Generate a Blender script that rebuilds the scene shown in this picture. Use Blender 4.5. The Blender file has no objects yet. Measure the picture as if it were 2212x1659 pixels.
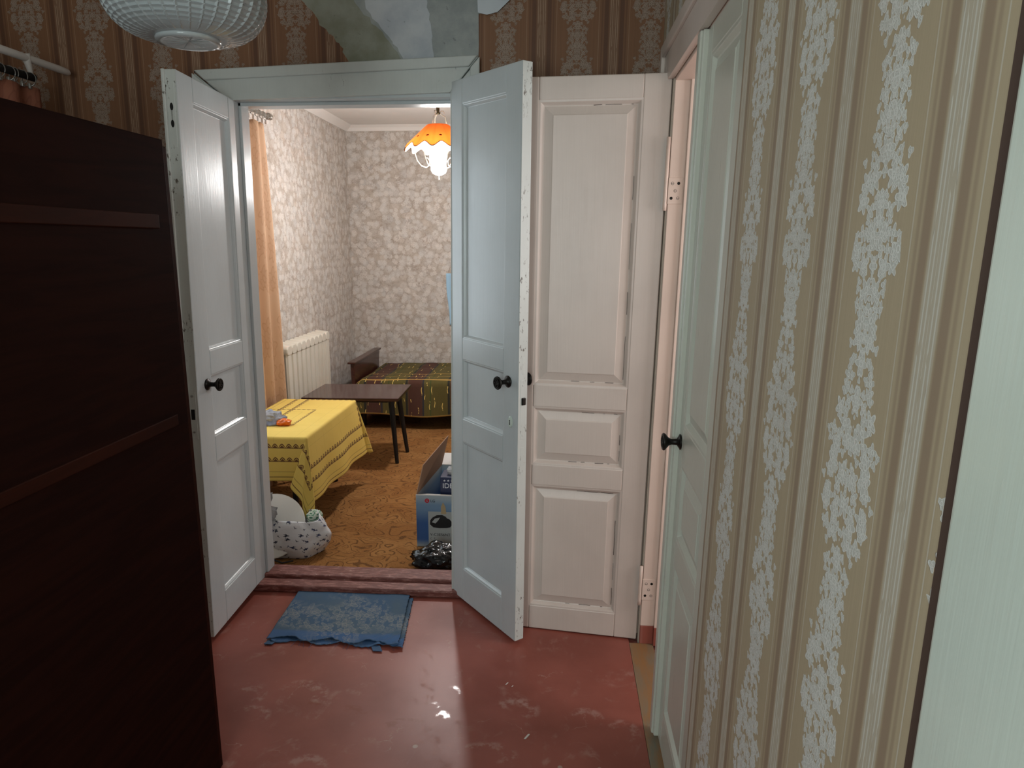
import bpy, bmesh, math, random
from mathutils import Vector, Matrix, noise
from mathutils.geometry import tessellate_polygon
random.seed(7)
PI = math.pi
SC = bpy.context.scene
COL = SC.collection

# ------------------------------------------------------------------ camera
def look(yaw, pitch, roll):
    c, s = math.cos, math.sin
    f = Vector((s(yaw)*c(pitch), c(yaw)*c(pitch), s(pitch)))
    r = Vector((c(yaw), -s(yaw), 0)); d = -r.cross(f)
    r2 = r*c(roll)+d*s(roll); d2 = -r*s(roll)+d*c(roll)
    return Matrix((r2, -d2, -f)).transposed()
cam_d = bpy.data.cameras.new('camera'); cam = bpy.data.objects.new('camera', cam_d); COL.objects.link(cam)
cam.location = (0, 0, 1.5)
cam.rotation_euler = look(math.radians(-3.95), math.radians(-11.4), math.radians(-0.08)).to_euler()
cam_d.sensor_fit = 'HORIZONTAL'; cam_d.sensor_width = 36.0; cam_d.lens = 1500/2212*36; cam_d.clip_start = .02
SC.camera = cam

# ------------------------------------------------------------------ world, lights, exposure
W = bpy.data.worlds.new('overcast'); SC.world = W; W.use_nodes = True
W.node_tree.nodes['Background'].inputs[0].default_value = (.80, .92, 1.0, 1)
W.node_tree.nodes['Background'].inputs[1].default_value = 1.6
def area(name, loc, rot, sx, sy, power, col):
    l = bpy.data.lights.new(name, 'AREA'); l.shape = 'RECTANGLE'; l.size = sx; l.size_y = sy
    l.energy = power; l.color = col
    o = bpy.data.objects.new(name, l); COL.objects.link(o); o.location = loc; o.rotation_euler = rot
    return o
area('daylight_hall_window', (-.78, -.96, 1.55), (math.radians(86), 0, 0), .9, 1.15, 25, (.86, 1.0, .98))
area('daylight_side_room', (1.98, 1.65, 1.55), (0, math.radians(90), 0), 1.1, .9, 20, (1.0, .95, .92))
area('daylight_room_window', (-1.955, 3.55, 1.5), (0, math.radians(-90), 0), 1.2, .95, 8, (.86, .94, 1.0))
VS = SC.view_settings
SC.display_settings.display_device = 'sRGB'
VS.view_transform = 'Standard'; VS.look = 'None'; VS.gamma = 1; VS.use_curve_mapping = False
VS.exposure = 0.0

# ------------------------------------------------------------------ node helpers
def lin(r, g, b):
    def f(c):
        c /= 255
        return c/12.92 if c <= .04045 else ((c+.055)/1.055)**2.4
    return (f(r), f(g), f(b), 1)
class S:
    def __init__(s, g, k): s.g, s.k = g, k
    def __add__(s, o): return s.g.m('ADD', s, o)
    def __radd__(s, o): return s.g.m('ADD', o, s)
    def __sub__(s, o): return s.g.m('SUBTRACT', s, o)
    def __rsub__(s, o): return s.g.m('SUBTRACT', o, s)
    def __mul__(s, o): return s.g.m('MULTIPLY', s, o)
    def __rmul__(s, o): return s.g.m('MULTIPLY', o, s)
    def __truediv__(s, o): return s.g.m('DIVIDE', s, o)
    def __lt__(s, o): return s.g.m('LESS_THAN', s, o)
    def __gt__(s, o): return s.g.m('GREATER_THAN', s, o)
class Gr:
    def __init__(s, name):
        s.mat = bpy.data.materials.new(name); s.mat.use_nodes = True
        s.t = s.mat.node_tree; s.b = s.t.nodes['Principled BSDF']; s.out = s.t.nodes['Material Output']
    def n(s, typ): return s.t.nodes.new(typ)
    def set(s, sock, v):
        if isinstance(v, S): s.t.links.new(v.k, sock)
        else: sock.default_value = v
    def m(s, op, *a):
        n = s.n('ShaderNodeMath'); n.operation = op
        for i, v in enumerate(a): s.set(n.inputs[i], v)
        return S(s, n.outputs[0])
    def abs(s, a): return s.m('ABSOLUTE', a)
    def sin(s, a): return s.m('SINE', a)
    def mn(s, a, b): return s.m('MINIMUM', a, b)
    def mx(s, a, b): return s.m('MAXIMUM', a, b)
    def fr(s, a): return s.m('FRACT', a)
    def step(s, a, lo, hi):
        n = s.n('ShaderNodeMapRange'); n.interpolation_type = 'SMOOTHSTEP'
        s.set(n.inputs[0], a); s.set(n.inputs[1], lo); s.set(n.inputs[2], hi)
        n.inputs[3].default_value = 0; n.inputs[4].default_value = 1
        return S(s, n.outputs[0])
    def band(s, a, lo, hi, e=.0015): return s.step(a, lo-e, lo+e)*(1-s.step(a, hi-e, hi+e))
    def pos(s):
        n = s.n('ShaderNodeNewGeometry'); x = s.n('ShaderNodeSeparateXYZ'); s.t.links.new(n.outputs['Position'], x.inputs[0])
        return [S(s, x.outputs[i]) for i in range(3)]
    def uv(s):
        n = s.n('ShaderNodeUVMap'); n.uv_map = 'UVMap'; x = s.n('ShaderNodeSeparateXYZ'); s.t.links.new(n.outputs[0], x.inputs[0])
        return [S(s, x.outputs[i]) for i in range(2)]
    def xyz(s, x, y, z=0.0):
        n = s.n('ShaderNodeCombineXYZ')
        for i, v in enumerate((x, y, z)): s.set(n.inputs[i], v)
        return S(s, n.outputs[0])
    def noise(s, v, scale, detail=3, rough=.5, dist=0):
        n = s.n('ShaderNodeTexNoise'); s.set(n.inputs['Vector'], v); n.inputs['Scale'].default_value = scale
        n.inputs['Detail'].default_value = detail; n.inputs['Roughness'].default_value = rough; n.inputs['Distortion'].default_value = dist
        return S(s, n.outputs[0])
    def vor(s, v, scale, feat='F1', rnd=1.0, dim='2D'):
        n = s.n('ShaderNodeTexVoronoi'); n.voronoi_dimensions = dim; n.feature = feat
        s.set(n.inputs['Vector'], v); n.inputs['Scale'].default_value = scale; n.inputs['Randomness'].default_value = rnd
        return n
    def mix(s, f, a, b):
        n = s.n('ShaderNodeMix'); n.data_type = 'RGBA'
        s.set(n.inputs[0], f); s.set(n.inputs[6], a); s.set(n.inputs[7], b)
        return S(s, n.outputs[2])
    def sep(s, v):
        x = s.n('ShaderNodeSeparateXYZ'); s.t.links.new(v.k, x.inputs[0])
        return [S(s, x.outputs[i]) for i in range(3)]
    def bump(s, h, strength=.3, dist=.002):
        n = s.n('ShaderNodeBump'); n.inputs['Strength'].default_value = strength; n.inputs['Distance'].default_value = dist
        s.set(n.inputs['Height'], h); s.t.links.new(n.outputs[0], s.b.inputs['Normal'])
    def col(s, c): s.set(s.b.inputs['Base Color'], c)
    def rough(s, v): s.set(s.b.inputs['Roughness'], v)
    def flower(s, x, y, scale, rnd=.75, petals=5, r0=.36, amp=.12):
        """flower outlines from Voronoi cells: returns mask, rim, cell centre x,y (world units), cell random"""
        v = s.vor(s.xyz(x, y), scale, 'F1', rnd)
        px, py, _ = s.sep(S(s, v.outputs['Position']))
        cr, cg, cb = s.sep(S(s, v.outputs['Color']))
        dx = (x-px)*scale; dy = (y-py)*scale
        r = s.m('SQRT', dx*dx+dy*dy); th = s.m('ARCTAN2', dy, dx)
        k = s.m('COSINE', th*float(petals)+cr*6.0)
        R = r0+amp*k
        mask = 1-s.step(r-R, -.03, .03)
        rim = s.band(r-R, -.085, -.01, .02)
        core = s.band(r, .08, .15, .02)
        pet = s.mx(s.mx(rim, core), s.step(s.m('COSINE', th*float(petals)+cr*6.0+PI), .86, .97)*s.step(r, .08, .14)*(1-s.step(r-R, -.06, 0.0)))
        return mask, pet, px, py, cr

def plain(name, c, rough=.5, metal=0.0, **kw):
    g = Gr(name); g.col(c); g.rough(rough); g.b.inputs['Metallic'].default_value = metal
    for k, v in kw.items(): g.b.inputs[k.replace('_', ' ')].default_value = v
    return g.mat

M = {}
def hall_paper(name, axis, off, lean, C):
    g = Gr(name); x, y, z = g.pos(); P = .265
    u = (x if axis == 'x' else y) - off - z*lean
    t = g.fr(u/P+.5)-.5
    a = g.abs(t)*P
    zz = g.m('FLOORED_MODULO', z, .58)
    # lobed silhouette of the flower band, taken at each flower's own centre
    mask = None; pet = None
    for sc, sx, rr, am, n in ((32, 0, .40, .12, 5), (43, .313, .36, .12, 4), (64, .71, .36, .1, 3)):
        m_, p_, px, py, cr = g.flower(a+sx, zz, sc, .85, n, rr, am)
        w = .046+.013*g.sin(py*(2*PI/.29))+.008*g.sin(py*(2*PI/.58)+1.3)+.006*g.sin(py*(2*PI/.097))
        inside = (px-sx) < w+(cr-.5)*.018
        m_ = m_*inside; p_ = p_*inside
        mask = m_ if mask is None else g.mx(mask, m_)
        pet = p_ if pet is None else g.mx(pet, p_)
    b = P/2-a
    brk = g.step(g.noise(g.xyz(u*160, z*26), 1.0, 1), .34, .42)
    lines = (g.fr(b/.0068+.3) < .36)*(b < .0175)*brk
    lines2 = g.band(a, .0765, .0785, .0006)*.8
    dark = g.mx(g.band(b, .0195, .036, .003), g.band(a, .086, .092, .002)*.6)
    streak = g.noise(g.xyz(u*260, z*1.2), 1.0, 3)
    dirt = g.noise(g.xyz(x*1.0+y, z), 2.6, 4)
    base = g.mix(streak, lin(*C[0]), lin(*C[1]))
    base = g.mix(dark, base, lin(*C[2]))
    base = g.mix(g.band(b, 0, .0175, .0015)*.3, base, lin(*C[4]))
    base = g.mix(lines*.85, base, lin(*C[3]))
    base = g.mix(lines2*.7, base, lin(*C[3]))
    fl = g.mix(pet, lin(*C[4]), lin(*C[5]))
    c = g.mix(mask*.92, base, fl)
    c = g.mix(g.step(dirt, .52, .75)*.22, c, lin(*C[2]))
    g.col(c); g.rough(.62)
    g.bump(mask*.7+pet*.6+lines*.5, .5, .0012)
    return g.mat
M['paper_shaded'] = hall_paper('hall_wallpaper_shaded', 'x', .018, .0135, ((118, 80, 54), (140, 98, 68), (100, 66, 46), (172, 142, 118), (128, 106, 90), (168, 148, 134)))  # same paper on the dim far wall, its shade put into darker colours
M['paper_lit'] = hall_paper('hall_wallpaper_lit', 'y', .808, 0, ((178, 161, 135), (194, 178, 150), (160, 140, 119), (216, 213, 203), (210, 211, 206), (232, 233, 230)))  # lit copy of that paper, brighter light put into paler colours

def room_paper():
    g = Gr('room_wallpaper'); x, y, z = g.pos()
    u = x+y*1.0
    n1 = g.noise(g.xyz(u, z), 26, 3, .6); n2 = g.noise(g.xyz(u, z), 9, 3); n3 = g.noise(g.xyz(u+5, z), 40, 3)
    wu = u+(n1-.5)*.024+(n2-.5)*.03; wz = z+(n3-.5)*.024+(n2-.5)*.02
    v = g.vor(g.xyz(wu, wz), 13, 'F1', 1.0); cr, cg, cb = g.sep(S(g, v.outputs['Color'])); d = S(g, v.outputs['Distance'])
    e1 = S(g, g.vor(g.xyz(wu, wz), 13, 'DISTANCE_TO_EDGE', 1).outputs['Distance'])
    e2 = S(g, g.vor(g.xyz(wu+2, wz), 31, 'DISTANCE_TO_EDGE', 1).outputs['Distance'])
    e3 = S(g, g.vor(g.xyz(wu, wz+3), 64, 'DISTANCE_TO_EDGE', 1).outputs['Distance'])
    col = g.mix(cr, lin(206, 198, 190), lin(194, 189, 184))
    col = g.mix(g.step(cg, .55, .7)*.5, col, lin(194, 180, 166))
    col = g.mix(g.step(d, .30, .55)*.5, col, lin(174, 160, 146))
    col = g.mix((1-g.step(e2, .0, .08))*.34, col, lin(158, 144, 132))
    col = g.mix((1-g.step(e3, .0, .09))*.20*g.step(n2, .45, .6), col, lin(152, 138, 128))
    col = g.mix((1-g.step(e1, .0, .09))*.35*g.step(n1, .42, .58), col, lin(142, 126, 114))
    for sc, o, n, keep in ((15, 3.1, 8, .45), (20, 1.7, 6, .5)):
        fv = g.vor(g.xyz(u+o+(n1-.5)*.012, z+o+(n3-.5)*.012), sc, 'F1', .95)
        fx_, fy_, _ = g.sep(S(g, fv.outputs['Position'])); kr, kg, kb = g.sep(S(g, fv.outputs['Color']))
        dx = (u+o-fx_)*sc; dy = (z+o-fy_)*sc; rr = g.m('SQRT', dx*dx+dy*dy); th = g.m('ARCTAN2', dy, dx)
        R = .40+.05*g.m('COSINE', th*float(n)+kr*6.0)
        mask = (1-g.step(rr-R, -.03, .02))*(kg > keep)
        ring = g.band(g.fr(rr*6.0+.09*g.m('COSINE', th*float(n)+kr*6.0)+kb), .0, .2, .07)*g.step(rr, .05, .1)
        rim = g.band(rr-R, -.045, .01, .02)
        pc = g.mix(kb, lin(222, 215, 207), lin(210, 207, 203))
        pc = g.mix(g.mx(ring*.42, rim*.4), pc, lin(162, 147, 134))
        col = g.mix(mask*.7, col, pc)
    e4 = S(g, g.vor(g.xyz(wu*1.2+7, wz), 46, 'DISTANCE_TO_EDGE', 1).outputs['Distance'])
    col = g.mix((1-g.step(e4, .0, .07))*.42*g.step(n2, .38, .55), col, lin(154, 138, 126))
    col = g.mix(g.step(n3*n2, .30, .36)*.35, col, lin(148, 130, 118))
    g.col(col); g.rough(.75)
    return g.mat
M['room_paper'] = room_paper()

def paint(name, c, rough=.32, chip=.0, chipcol=(92, 84, 76), dirty=.25, c2=None):
    g = Gr(name); x, y, z = g.pos()
    st = g.noise(g.xyz((x+y)*140, (y-x)*140, z*5), 1.0, 3)
    big = g.noise(g.xyz(x, y, z), 5, 4)
    base = g.mix(g.step(big, .35, .75)*dirty, lin(*c), lin(*(c2 or [int(q*.86) for q in c])))
    base = g.mix(st*.14, base, lin(*[int(q*.8) for q in c]))
    if chip > 0:
        ch = g.step(g.noise(g.xyz(x*1.8, y*1.8, z*.7), 55, 5, .7), .76-chip*.22, .79-chip*.22)*g.step(g.noise(g.xyz(x, y, z*1.3), 4, 2), .50, .60)
        base = g.mix(ch, base, lin(*chipcol))
    g.col(base); g.rough(rough+st*.12-.06)
    g.b.inputs['Specular IOR Level'].default_value = .55
    g.bump(st*.8+big*.4, .25, .0012)
    return g.mat
M['paint_blue'] = paint('painted_wood_blue_white', (206, 212, 214), .30, .12, (128, 132, 130))
M['paint_edge'] = paint('painted_wood_chipped_edge', (214, 217, 213), .38, .8, (104, 96, 88))
M['paint_pink'] = paint('painted_wood_pink_beige', (220, 206, 197), .40, .10, (110, 88, 76))
M['paint_jamb'] = paint('painted_wood_pink_jamb', (234, 212, 199), .42, .12, (150, 100, 80))
M['paint_green'] = paint('painted_wood_pale_green', (206, 208, 196), .3, .18, (116, 112, 84))
M['paint_mint'] = paint('painted_wood_mint_white', (224, 236, 226), .25, .05, (150, 120, 70))
M['casing'] = paint('painted_casing_grey_white', (208, 212, 209), .36, .5, (100, 104, 104), .5)
M['ceiling'] = paint('whitewash', (232, 226, 220), .85, 0, dirty=.15)
M['plain_wall'] = paint('plaster_wall', (196, 184, 170), .8, 0)
M['brass_dark'] = plain('dark_bronze', lin(34, 31, 28), .42, .55)
M['steel'] = plain('steel', lin(170, 170, 168), .3, .9)
M['black'] = plain('void_black', lin(14, 13, 12), .8)
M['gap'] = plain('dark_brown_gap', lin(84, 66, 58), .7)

def plaster(name, c1, c2, sc=9):
    g = Gr(name); x, y, z = g.pos()
    n = g.noise(g.xyz(x, y, z), sc, 6, .62); n2 = g.noise(g.xyz(x, y, z), 45, 4)
    c = g.mix(g.step(n, .3, .7), lin(*c1), lin(*c2))
    c = g.mix(g.step(n2, .68, .74)*.35, c, lin(70, 72, 70))
    g.col(c); g.rough(.85); g.bump(n*.7+n2*.3, .5, .004); return g.mat
M['plaster_grey'] = plaster('bare_plaster_grey', (142, 148, 148), (170, 174, 172))
M['plaster_green'] = plaster('old_green_plaster', (132, 133, 116), (156, 158, 146))
M['plaster_blue'] = plaster('bluish_skim_plaster', (176, 182, 190), (198, 202, 206))
M['paper_back'] = plaster('paper_back', (196, 204, 212), (206, 212, 218))

def floor_paint():
    g = Gr('red_brown_floor_paint'); x, y, z = g.pos()
    v = g.xyz(x, y)
    n = g.noise(v, 3.2, 5); f = g.noise(v, 26, 5, .65); d = g.noise(g.xyz(x*1.0, y*.8), 8, 4, .6, 1.2)
    c = g.mix(g.step(n, .35, .7), lin(152, 84, 72), lin(134, 70, 58))
    dust = g.step(d, .54, .72)*g.step(f, .4, .65)
    c = g.mix(dust*.36, c, lin(190, 158, 148))
    scr = g.vor(g.xyz(x*1.0+.10*f, y+.08*d), 6, 'DISTANCE_TO_EDGE', 1)
    c = g.mix((1-g.step(S(g, scr.outputs['Distance']), 0, .010))*g.step(g.noise(v, 7, 2), .58, .66)*.3, c, lin(205, 185, 175))
    def prints(lst, r0, w):
        out = None
        for a, b, sx, sy in lst:
            dx = (x-a+(f-.5)*.03)/sx; dy = (y-b+(d-.5)*.03)/sy
            q = g.m('SQRT', dx*dx+dy*dy)
            k = g.band(q, r0, r0+w, .14)*g.step(f, .44, .60)*g.step(dx*.6+dy+(f-.5)*2, -.25, .35)
            out = k if out is None else g.mx(out, k)
        return out
    dry = prints(((-1.03, 2.03, .055, .05), (-.98, 1.93, .06, .05), (-.86, 2.05, .09, .07), (-.12, 2.02, .07, .06), (.10, 1.99, .06, .05), (-.20, 1.80, .09, .06), (.22, 1.93, .05, .06), (-.72, 1.72, .06, .05)), .55, .5)
    heel = prints(((-.345, 2.095, .028, .035), (-.365, 1.965, .030, .030), (-.40, 2.02, .022, .02)), .35, .75)
    bare = prints(((-.66, 1.975, .055, .028), (-.80, 1.99, .05, .02), (-.505, 1.905, .045, .030), (-.46, 1.94, .05, .016)), .25, .75)
    c = g.mix(dry*.30, c, lin(196, 170, 162)); c = g.mix(bare*.75, c, lin(132, 62, 40))
    sp = None
    for a, b in ((.02, 1.775), (.135, 1.775), (.26, 1.77), (-.42, 1.83), (-.45, 1.71), (-.36, 1.71)):
        q = g.m('SQRT', (x-a)*(x-a)+(y-b)*(y-b)); k = 1-g.step(q+(f-.5)*.006, .006, .009); sp = k if sp is None else g.mx(sp, k)
    c = g.mix(sp*.6, c, lin(190, 176, 164))
    g.col(c); ro = .38+dust*.2+g.step(n, .4, .7)*.06
    g.rough(ro*(1-heel)+heel*.16)
    g.b.inputs['Specular IOR Level'].default_value = .42
    g.bump(f*.5+n+heel*.3, .12, .004); return g.mat
M['floor'] = floor_paint()
def sill_paint():
    g = Gr('worn_sill_paint'); x, y, z = g.pos()
    n = g.noise(g.xyz(x*2.2, y*9, z*9), 9, 5, .65); f = g.noise(g.xyz(x, y, z), 60, 3)
    c = g.mix(g.step(n, .45, .62), lin(112, 60, 52), lin(150, 100, 92))
    c = g.mix(g.step(f*n, .36, .40)*.7, c, lin(180, 150, 138))
    g.col(c); g.rough(.5); g.bump(n, .6, .004); return g.mat
M['sill'] = sill_paint()
def board(name, c1, c2, sc=(3, 40, 40), rough=.35, spec=.5):
    g = Gr(name); x, y, z = g.pos()
    n = g.noise(g.xyz(x*sc[0], y*sc[1], z*sc[2]), 1.0, 5, .6, 1.0)
    g.col(g.mix(g.step(n, .3, .7), lin(*c1), lin(*c2))); g.rough(rough)
    g.b.inputs['Specular IOR Level'].default_value = spec
    return g.mat
M['threshold'] = board('worn_threshold_wood', (150, 108, 66), (120, 118, 104), (14, 3, 3), .5)
M['wardrobe'] = board('dark_mahogany_veneer', (46, 23, 18), (36, 18, 15), (30, 2.5, 30), .7, .03)
M['wardrobe_reddish'] = board('mahogany_reddish', (62, 28, 18), (50, 23, 15), (30, 2.5, 30), .6, .05)
M['table_veneer'] = board('polished_walnut', (74, 44, 40), (56, 32, 30), (4, 40, 40), .09)
M['bed_wood'] = board('bed_veneer', (82, 46, 36), (62, 34, 28), (40, 4, 40), .22)
M['black_leg'] = plain('black_lacquer', lin(20, 22, 24), .4)

def carpet():
    g = Gr('orange_brown_carpet'); x, y, z = g.pos()
    a = g.noise(g.xyz(x, y*1.2), 5.5, 1.5, .5, .6); b = g.noise(g.xyz(x*1.1+7, y), 7.5, 1.5, .5, .4)
    l1 = g.band(g.fr(a*11.0), .0, .2, .06); l2 = g.band(g.fr(b*12.0+.3), .0, .18, .06)
    reg = g.step(g.noise(g.xyz(x+3, y), 4.5, 2), .44, .54)
    line = g.mx(l1*reg, l2*(1-reg))*g.step(g.noise(g.xyz(x, y), 24, 3), .30, .46)
    pile = g.noise(g.xyz(x, y), 300, 2); hatch = g.noise(g.xyz((x+y)*120, (x-y)*22), 1.0, 2)
    c = g.mix(g.step(a, .35, .65), lin(166, 118, 70), lin(148, 100, 56))
    c = g.mix(g.step(hatch, .52, .68)*.35, c, lin(112, 72, 38))
    c = g.mix(line*.8, c, lin(78, 48, 28))
    c = g.mix(g.step(pile, .42, .7)*.4, c, lin(196, 148, 94))
    g.col(c); g.rough(.95); g.b.inputs['Specular IOR Level'].default_value = .1
    g.bump(pile+hatch*.5-line*.8, .8, .006); return g.mat
M['carpet'] = carpet()

def cloth_yellow(s0, s1, t0, t1, ri):
    g = Gr('yellow_embroidered_cloth'); s, t = g.uv()
    def rows(h, al, hb, hh, per):
        f = g.abs(g.fr(al/per)-.5)*2.0
        q = (h-hb)/hh
        tri = g.band(q, 0, 1, .05)*(q < (1-f*f*.9))
        inner = g.band(q-(1-f)*.75, -.1, .08, .04)*g.band(q, .1, .8, .05)*(f < .8)
        return tri*(1-inner*.8)
    h1 = g.mn(s-s0, s1-s); h2 = g.mn(t-t0, t1-t)
    h = g.mn(h1, h2); k = h1 < h2; al = k*t+(1-k)*s
    a = rows(h, al, .170, .024, .036); b = rows(h, al, .100, .024, .036)
    l1 = g.band(h, .046, .049, .001)*.55; l2 = g.band(h, .019, .023, .001)
    m1 = g.mn(s-ri[0], ri[1]-s); m2 = g.mn(t-ri[2], ri[3]-t); hh = g.mn(m1, m2); kk = m1 < m2; al2 = kk*t+(1-kk)*s
    c_ = rows(hh, al2, .0, .016, .03)*(t > 3.29)
    l3 = g.band(hh, .06, .062, .001)*.4
    l4 = g.mx(g.band(g.fr(s/.11), .0, .02, .006), g.band(g.fr(t/.13), .0, .017, .006))*.16*(h > .2)
    pat = g.mx(g.mx(g.mx(a, b), g.mx(l1, l2)), g.mx(c_, g.mx(l3, l4)))
    wv = g.noise(g.xyz(s*420, t*420), 1.0, 2); big = g.noise(g.xyz(s, t), 7, 3)
    base = g.mix(big, lin(226, 194, 92), lin(234, 204, 108))
    g.col(g.mix(pat*.92, base, lin(88, 42, 30))); g.rough(.85); g.bump(wv+big*2, .25, .002)
    return g.mat

def blanket():
    g = Gr('striped_woven_blanket'); s, t = g.uv()
    per = g.fr(s/.34)
    n = g.noise(g.xyz(s*90, t*9), 1.0, 3)
    c = g.mix(g.band(per, .28, .62, .02), lin(92, 82, 34), lin(78, 44, 34))
    c = g.mix(g.band(per, .22, .27, .008), c, lin(34, 36, 32))
    c = g.mix(g.band(per, .62, .66, .008), c, lin(38, 40, 52))
    c = g.mix(g.band(per, .80, .83, .006), c, lin(70, 78, 34))
    c = g.mix(n*.4, c, lin(58, 46, 28))
    # yellow thread dashes
    v = g.vor(g.xyz(s*1.0, t*.42), 18, 'F1', 1); px, py, _ = g.sep(S(g, v.outputs['Position'])); kr, kg, _ = g.sep(S(g, v.outputs['Color']))
    wob = .0025*g.sin(t*90)
    d = g.abs(s-px+wob); dash = (d < .0028)*(g.abs(t*.42-py) < .005+.013*kg)*(kr > .22)*g.step(g.noise(g.xyz(s*60, t*40), 1, 2), .4, .45)
    c = g.mix(dash*.9, c, lin(226, 196, 110))
    run = g.mx(g.band(t+.006*g.sin(s*9), .33, .345, .002), g.mx(g.band(t+.004*g.sin(s*7+2), .56, .572, .002), g.band(t+.01*g.sin(s*11), .455, .461, .002)*.8))
    c = g.mix(run*.75*g.step(n, .25, .4), c, lin(206, 160, 82))
    hem = g.band(t, .0, .012, .003)
    c = g.mix(hem*.8, c, lin(186, 150, 80))
    g.col(c); g.rough(.92); g.bump(n, .5, .004); return g.mat
M['blanket'] = blanket()

def curtain_mat(name, c1, c2, tr=.35):
    g = Gr(name); s, t = g.uv()
    m_, p_, px, py, cr = g.flower(s+.02*g.sin(t*21), t*.6, 9, .9, 6, .40, .08)
    n = g.noise(g.xyz(s*30, t*300), 1.0, 2)
    c = g.mix(g.mx(p_, m_*.35)*.6, lin(*c1), lin(*c2)); c = g.mix(n*.15, c, lin(*c2))
    g.col(c); g.rough(.7)
    tb = g.n('ShaderNodeBsdfTranslucent'); g.set(tb.inputs[0], c); mx = g.n('ShaderNodeMixShader'); mx.inputs[0].default_value = tr
    g.t.links.new(g.b.outputs[0], mx.inputs[1]); g.t.links.new(tb.outputs[0], mx.inputs[2]); g.t.links.new(mx.outputs[0], g.out.inputs[0])
    return g.mat
M['curtain'] = curtain_mat('orange_damask_curtain', (222, 186, 152), (202, 158, 122), .25)
M['hall_curtain'] = curtain_mat('dusty_pink_curtain', (170, 108, 84), (140, 84, 66), .2)

def mat_blue():
    g = Gr('blue_jacquard_cloth'); s, t = g.uv()
    n = g.noise(g.xyz(s, t), 6, 3)
    m_, p_, px, py, cr = g.flower(s+.01*g.sin(t*60), t, 13, .95, 5, .36, .14)
    m2, p2, qx, qy, c2 = g.flower(s*1.7+.4, t, 24, .95, 3, .36, .16)
    reg = g.step((n-.5)*1.2+.62-g.abs(s-.24)*1.1-g.abs(t-.16)*2.2, 0.10, .30)
    pat = g.mx(m_*(.35+p_*.65), m2*.6*(.4+p2))*reg
    wv = g.noise(g.xyz(s*500, t*500), 1.0, 2)
    fade = g.step(n+t*.4, .35, .75)
    c = g.mix(fade, lin(68, 90, 108), lin(48, 82, 116))
    c = g.mix(g.band(t, 0.0, .055, .012)*.9, c, lin(52, 92, 142))
    c = g.mix(pat*.62, c, lin(150, 148, 140)); c = g.mix(wv*.3, c, lin(90, 108, 120))
    g.col(c); g.rough(.85); g.bump(wv+pat*.8, .3, .002); return g.mat
M['mat_blue'] = mat_blue()
def floral_cotton(name, bg, fg, scale):
    g = Gr(name); s, t = g.uv()
    m_, p_, px, py, cr = g.flower(s+.004*g.sin(t*300), t, scale, .9, 5, .15, .05)
    m2, p2, _, _, c2 = g.flower(s+.2, t+.13+.004*g.sin(s*260), scale*1.25, 1.0, 3, .10, .06)
    c = g.mix(g.mx(m_, m2*.9), lin(*bg), g.mix(cr, lin(*fg), lin(70, 80, 120)))
    g.col(c); g.rough(.85); g.bump(g.noise(g.xyz(s, t), 16, 3), .5, .01); return g.mat
M['sack'] = floral_cotton('white_cotton_blue_sprigs', (228, 230, 234), (40, 46, 64), 19)
def swirl():
    g = Gr('green_swirl_cloth'); s, t = g.uv()
    v = g.vor(g.xyz(s, t), 9, 'F1', 1); r = S(g, v.outputs['Distance'])
    ln = g.band(g.fr(r*4), .0, .35, .08)
    g.col(g.mix(ln, lin(214, 222, 206), lin(74, 140, 104))); g.rough(.8); return g.mat
M['swirl'] = swirl()
M['white_plastic'] = plain('white_enamel', lin(226, 224, 218), .3)
def clear_bag(name, c):
    g = Gr(name); g.col(c); g.rough(.12); g.b.inputs['Transmission Weight'].default_value = .55; g.b.inputs['IOR'].default_value = 1.2
    x, y, z = g.pos(); g.bump(g.noise(g.xyz(x, y, z), 45, 4, .6, 1.5), .9, .01); return g.mat
M['clear_bag'] = clear_bag('clear_plastic', lin(228, 230, 232))
M['blue_bag'] = clear_bag('bluish_plastic', lin(196, 204, 226))
def crinkle(name, c, rough):
    g = Gr(name); g.col(c); g.rough(rough); x, y, z = g.pos()
    g.bump(g.noise(g.xyz(x, y, z), 18, 2, .5, 1.2), .45, .010); return g.mat
M['orange_packet'] = crinkle('orange_wrapper', lin(232, 112, 36), .3)
M['black_bag'] = crinkle('black_polythene', lin(8, 9, 11), .2)
M['radiator'] = paint('radiator_enamel', (226, 220, 206), .35, .0, dirty=.3, c2=(206, 194, 174))
M['rod_grey'] = plain('grey_metal_rod', lin(150, 142, 132), .35, .6)
M['white_rod'] = plain('white_painted_rod', lin(206, 198, 192), .4)
M['white_iron'] = plain('white_wrought_iron', lin(240, 234, 220), .4)
M['chain'] = plain('antique_chain', lin(110, 100, 78), .4, .7)
M['blue_towel'] = plain('pale_blue_cotton', lin(168, 204, 228), .9)
M['navy'] = plain('navy_card', lin(36, 44, 76), .4)
M['ink_white'] = plain('white_ink', lin(220, 222, 226), .5)
M['ink_black'] = plain('black_ink', lin(26, 26, 28), .5)
M['ink_red'] = plain('red_ink', lin(190, 30, 56), .5)
M['card_in'] = plain('raw_cardboard', lin(150, 120, 98), .85)
M['card_edge'] = plain('white_card', lin(214, 210, 206), .7)
M['label_paper'] = plain('label_paper', lin(168, 172, 172), .6)
M['tan_tape'] = plain('tan_tape', lin(176, 156, 120), .5)
def box_print():
    g = Gr('blue_gradient_print'); x, y, z = g.pos()
    k = z/.28
    c = g.mix(g.step(k, .02, .18), lin(150, 166, 176), lin(52, 92, 148))
    c = g.mix(g.step(k, .45, .80), c, lin(116, 146, 176)); c = g.mix(g.step(k, .8, .98), c, lin(164, 178, 186))
    g.col(c); g.rough(.4); return g.mat
M['box_print'] = box_print()
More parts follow.
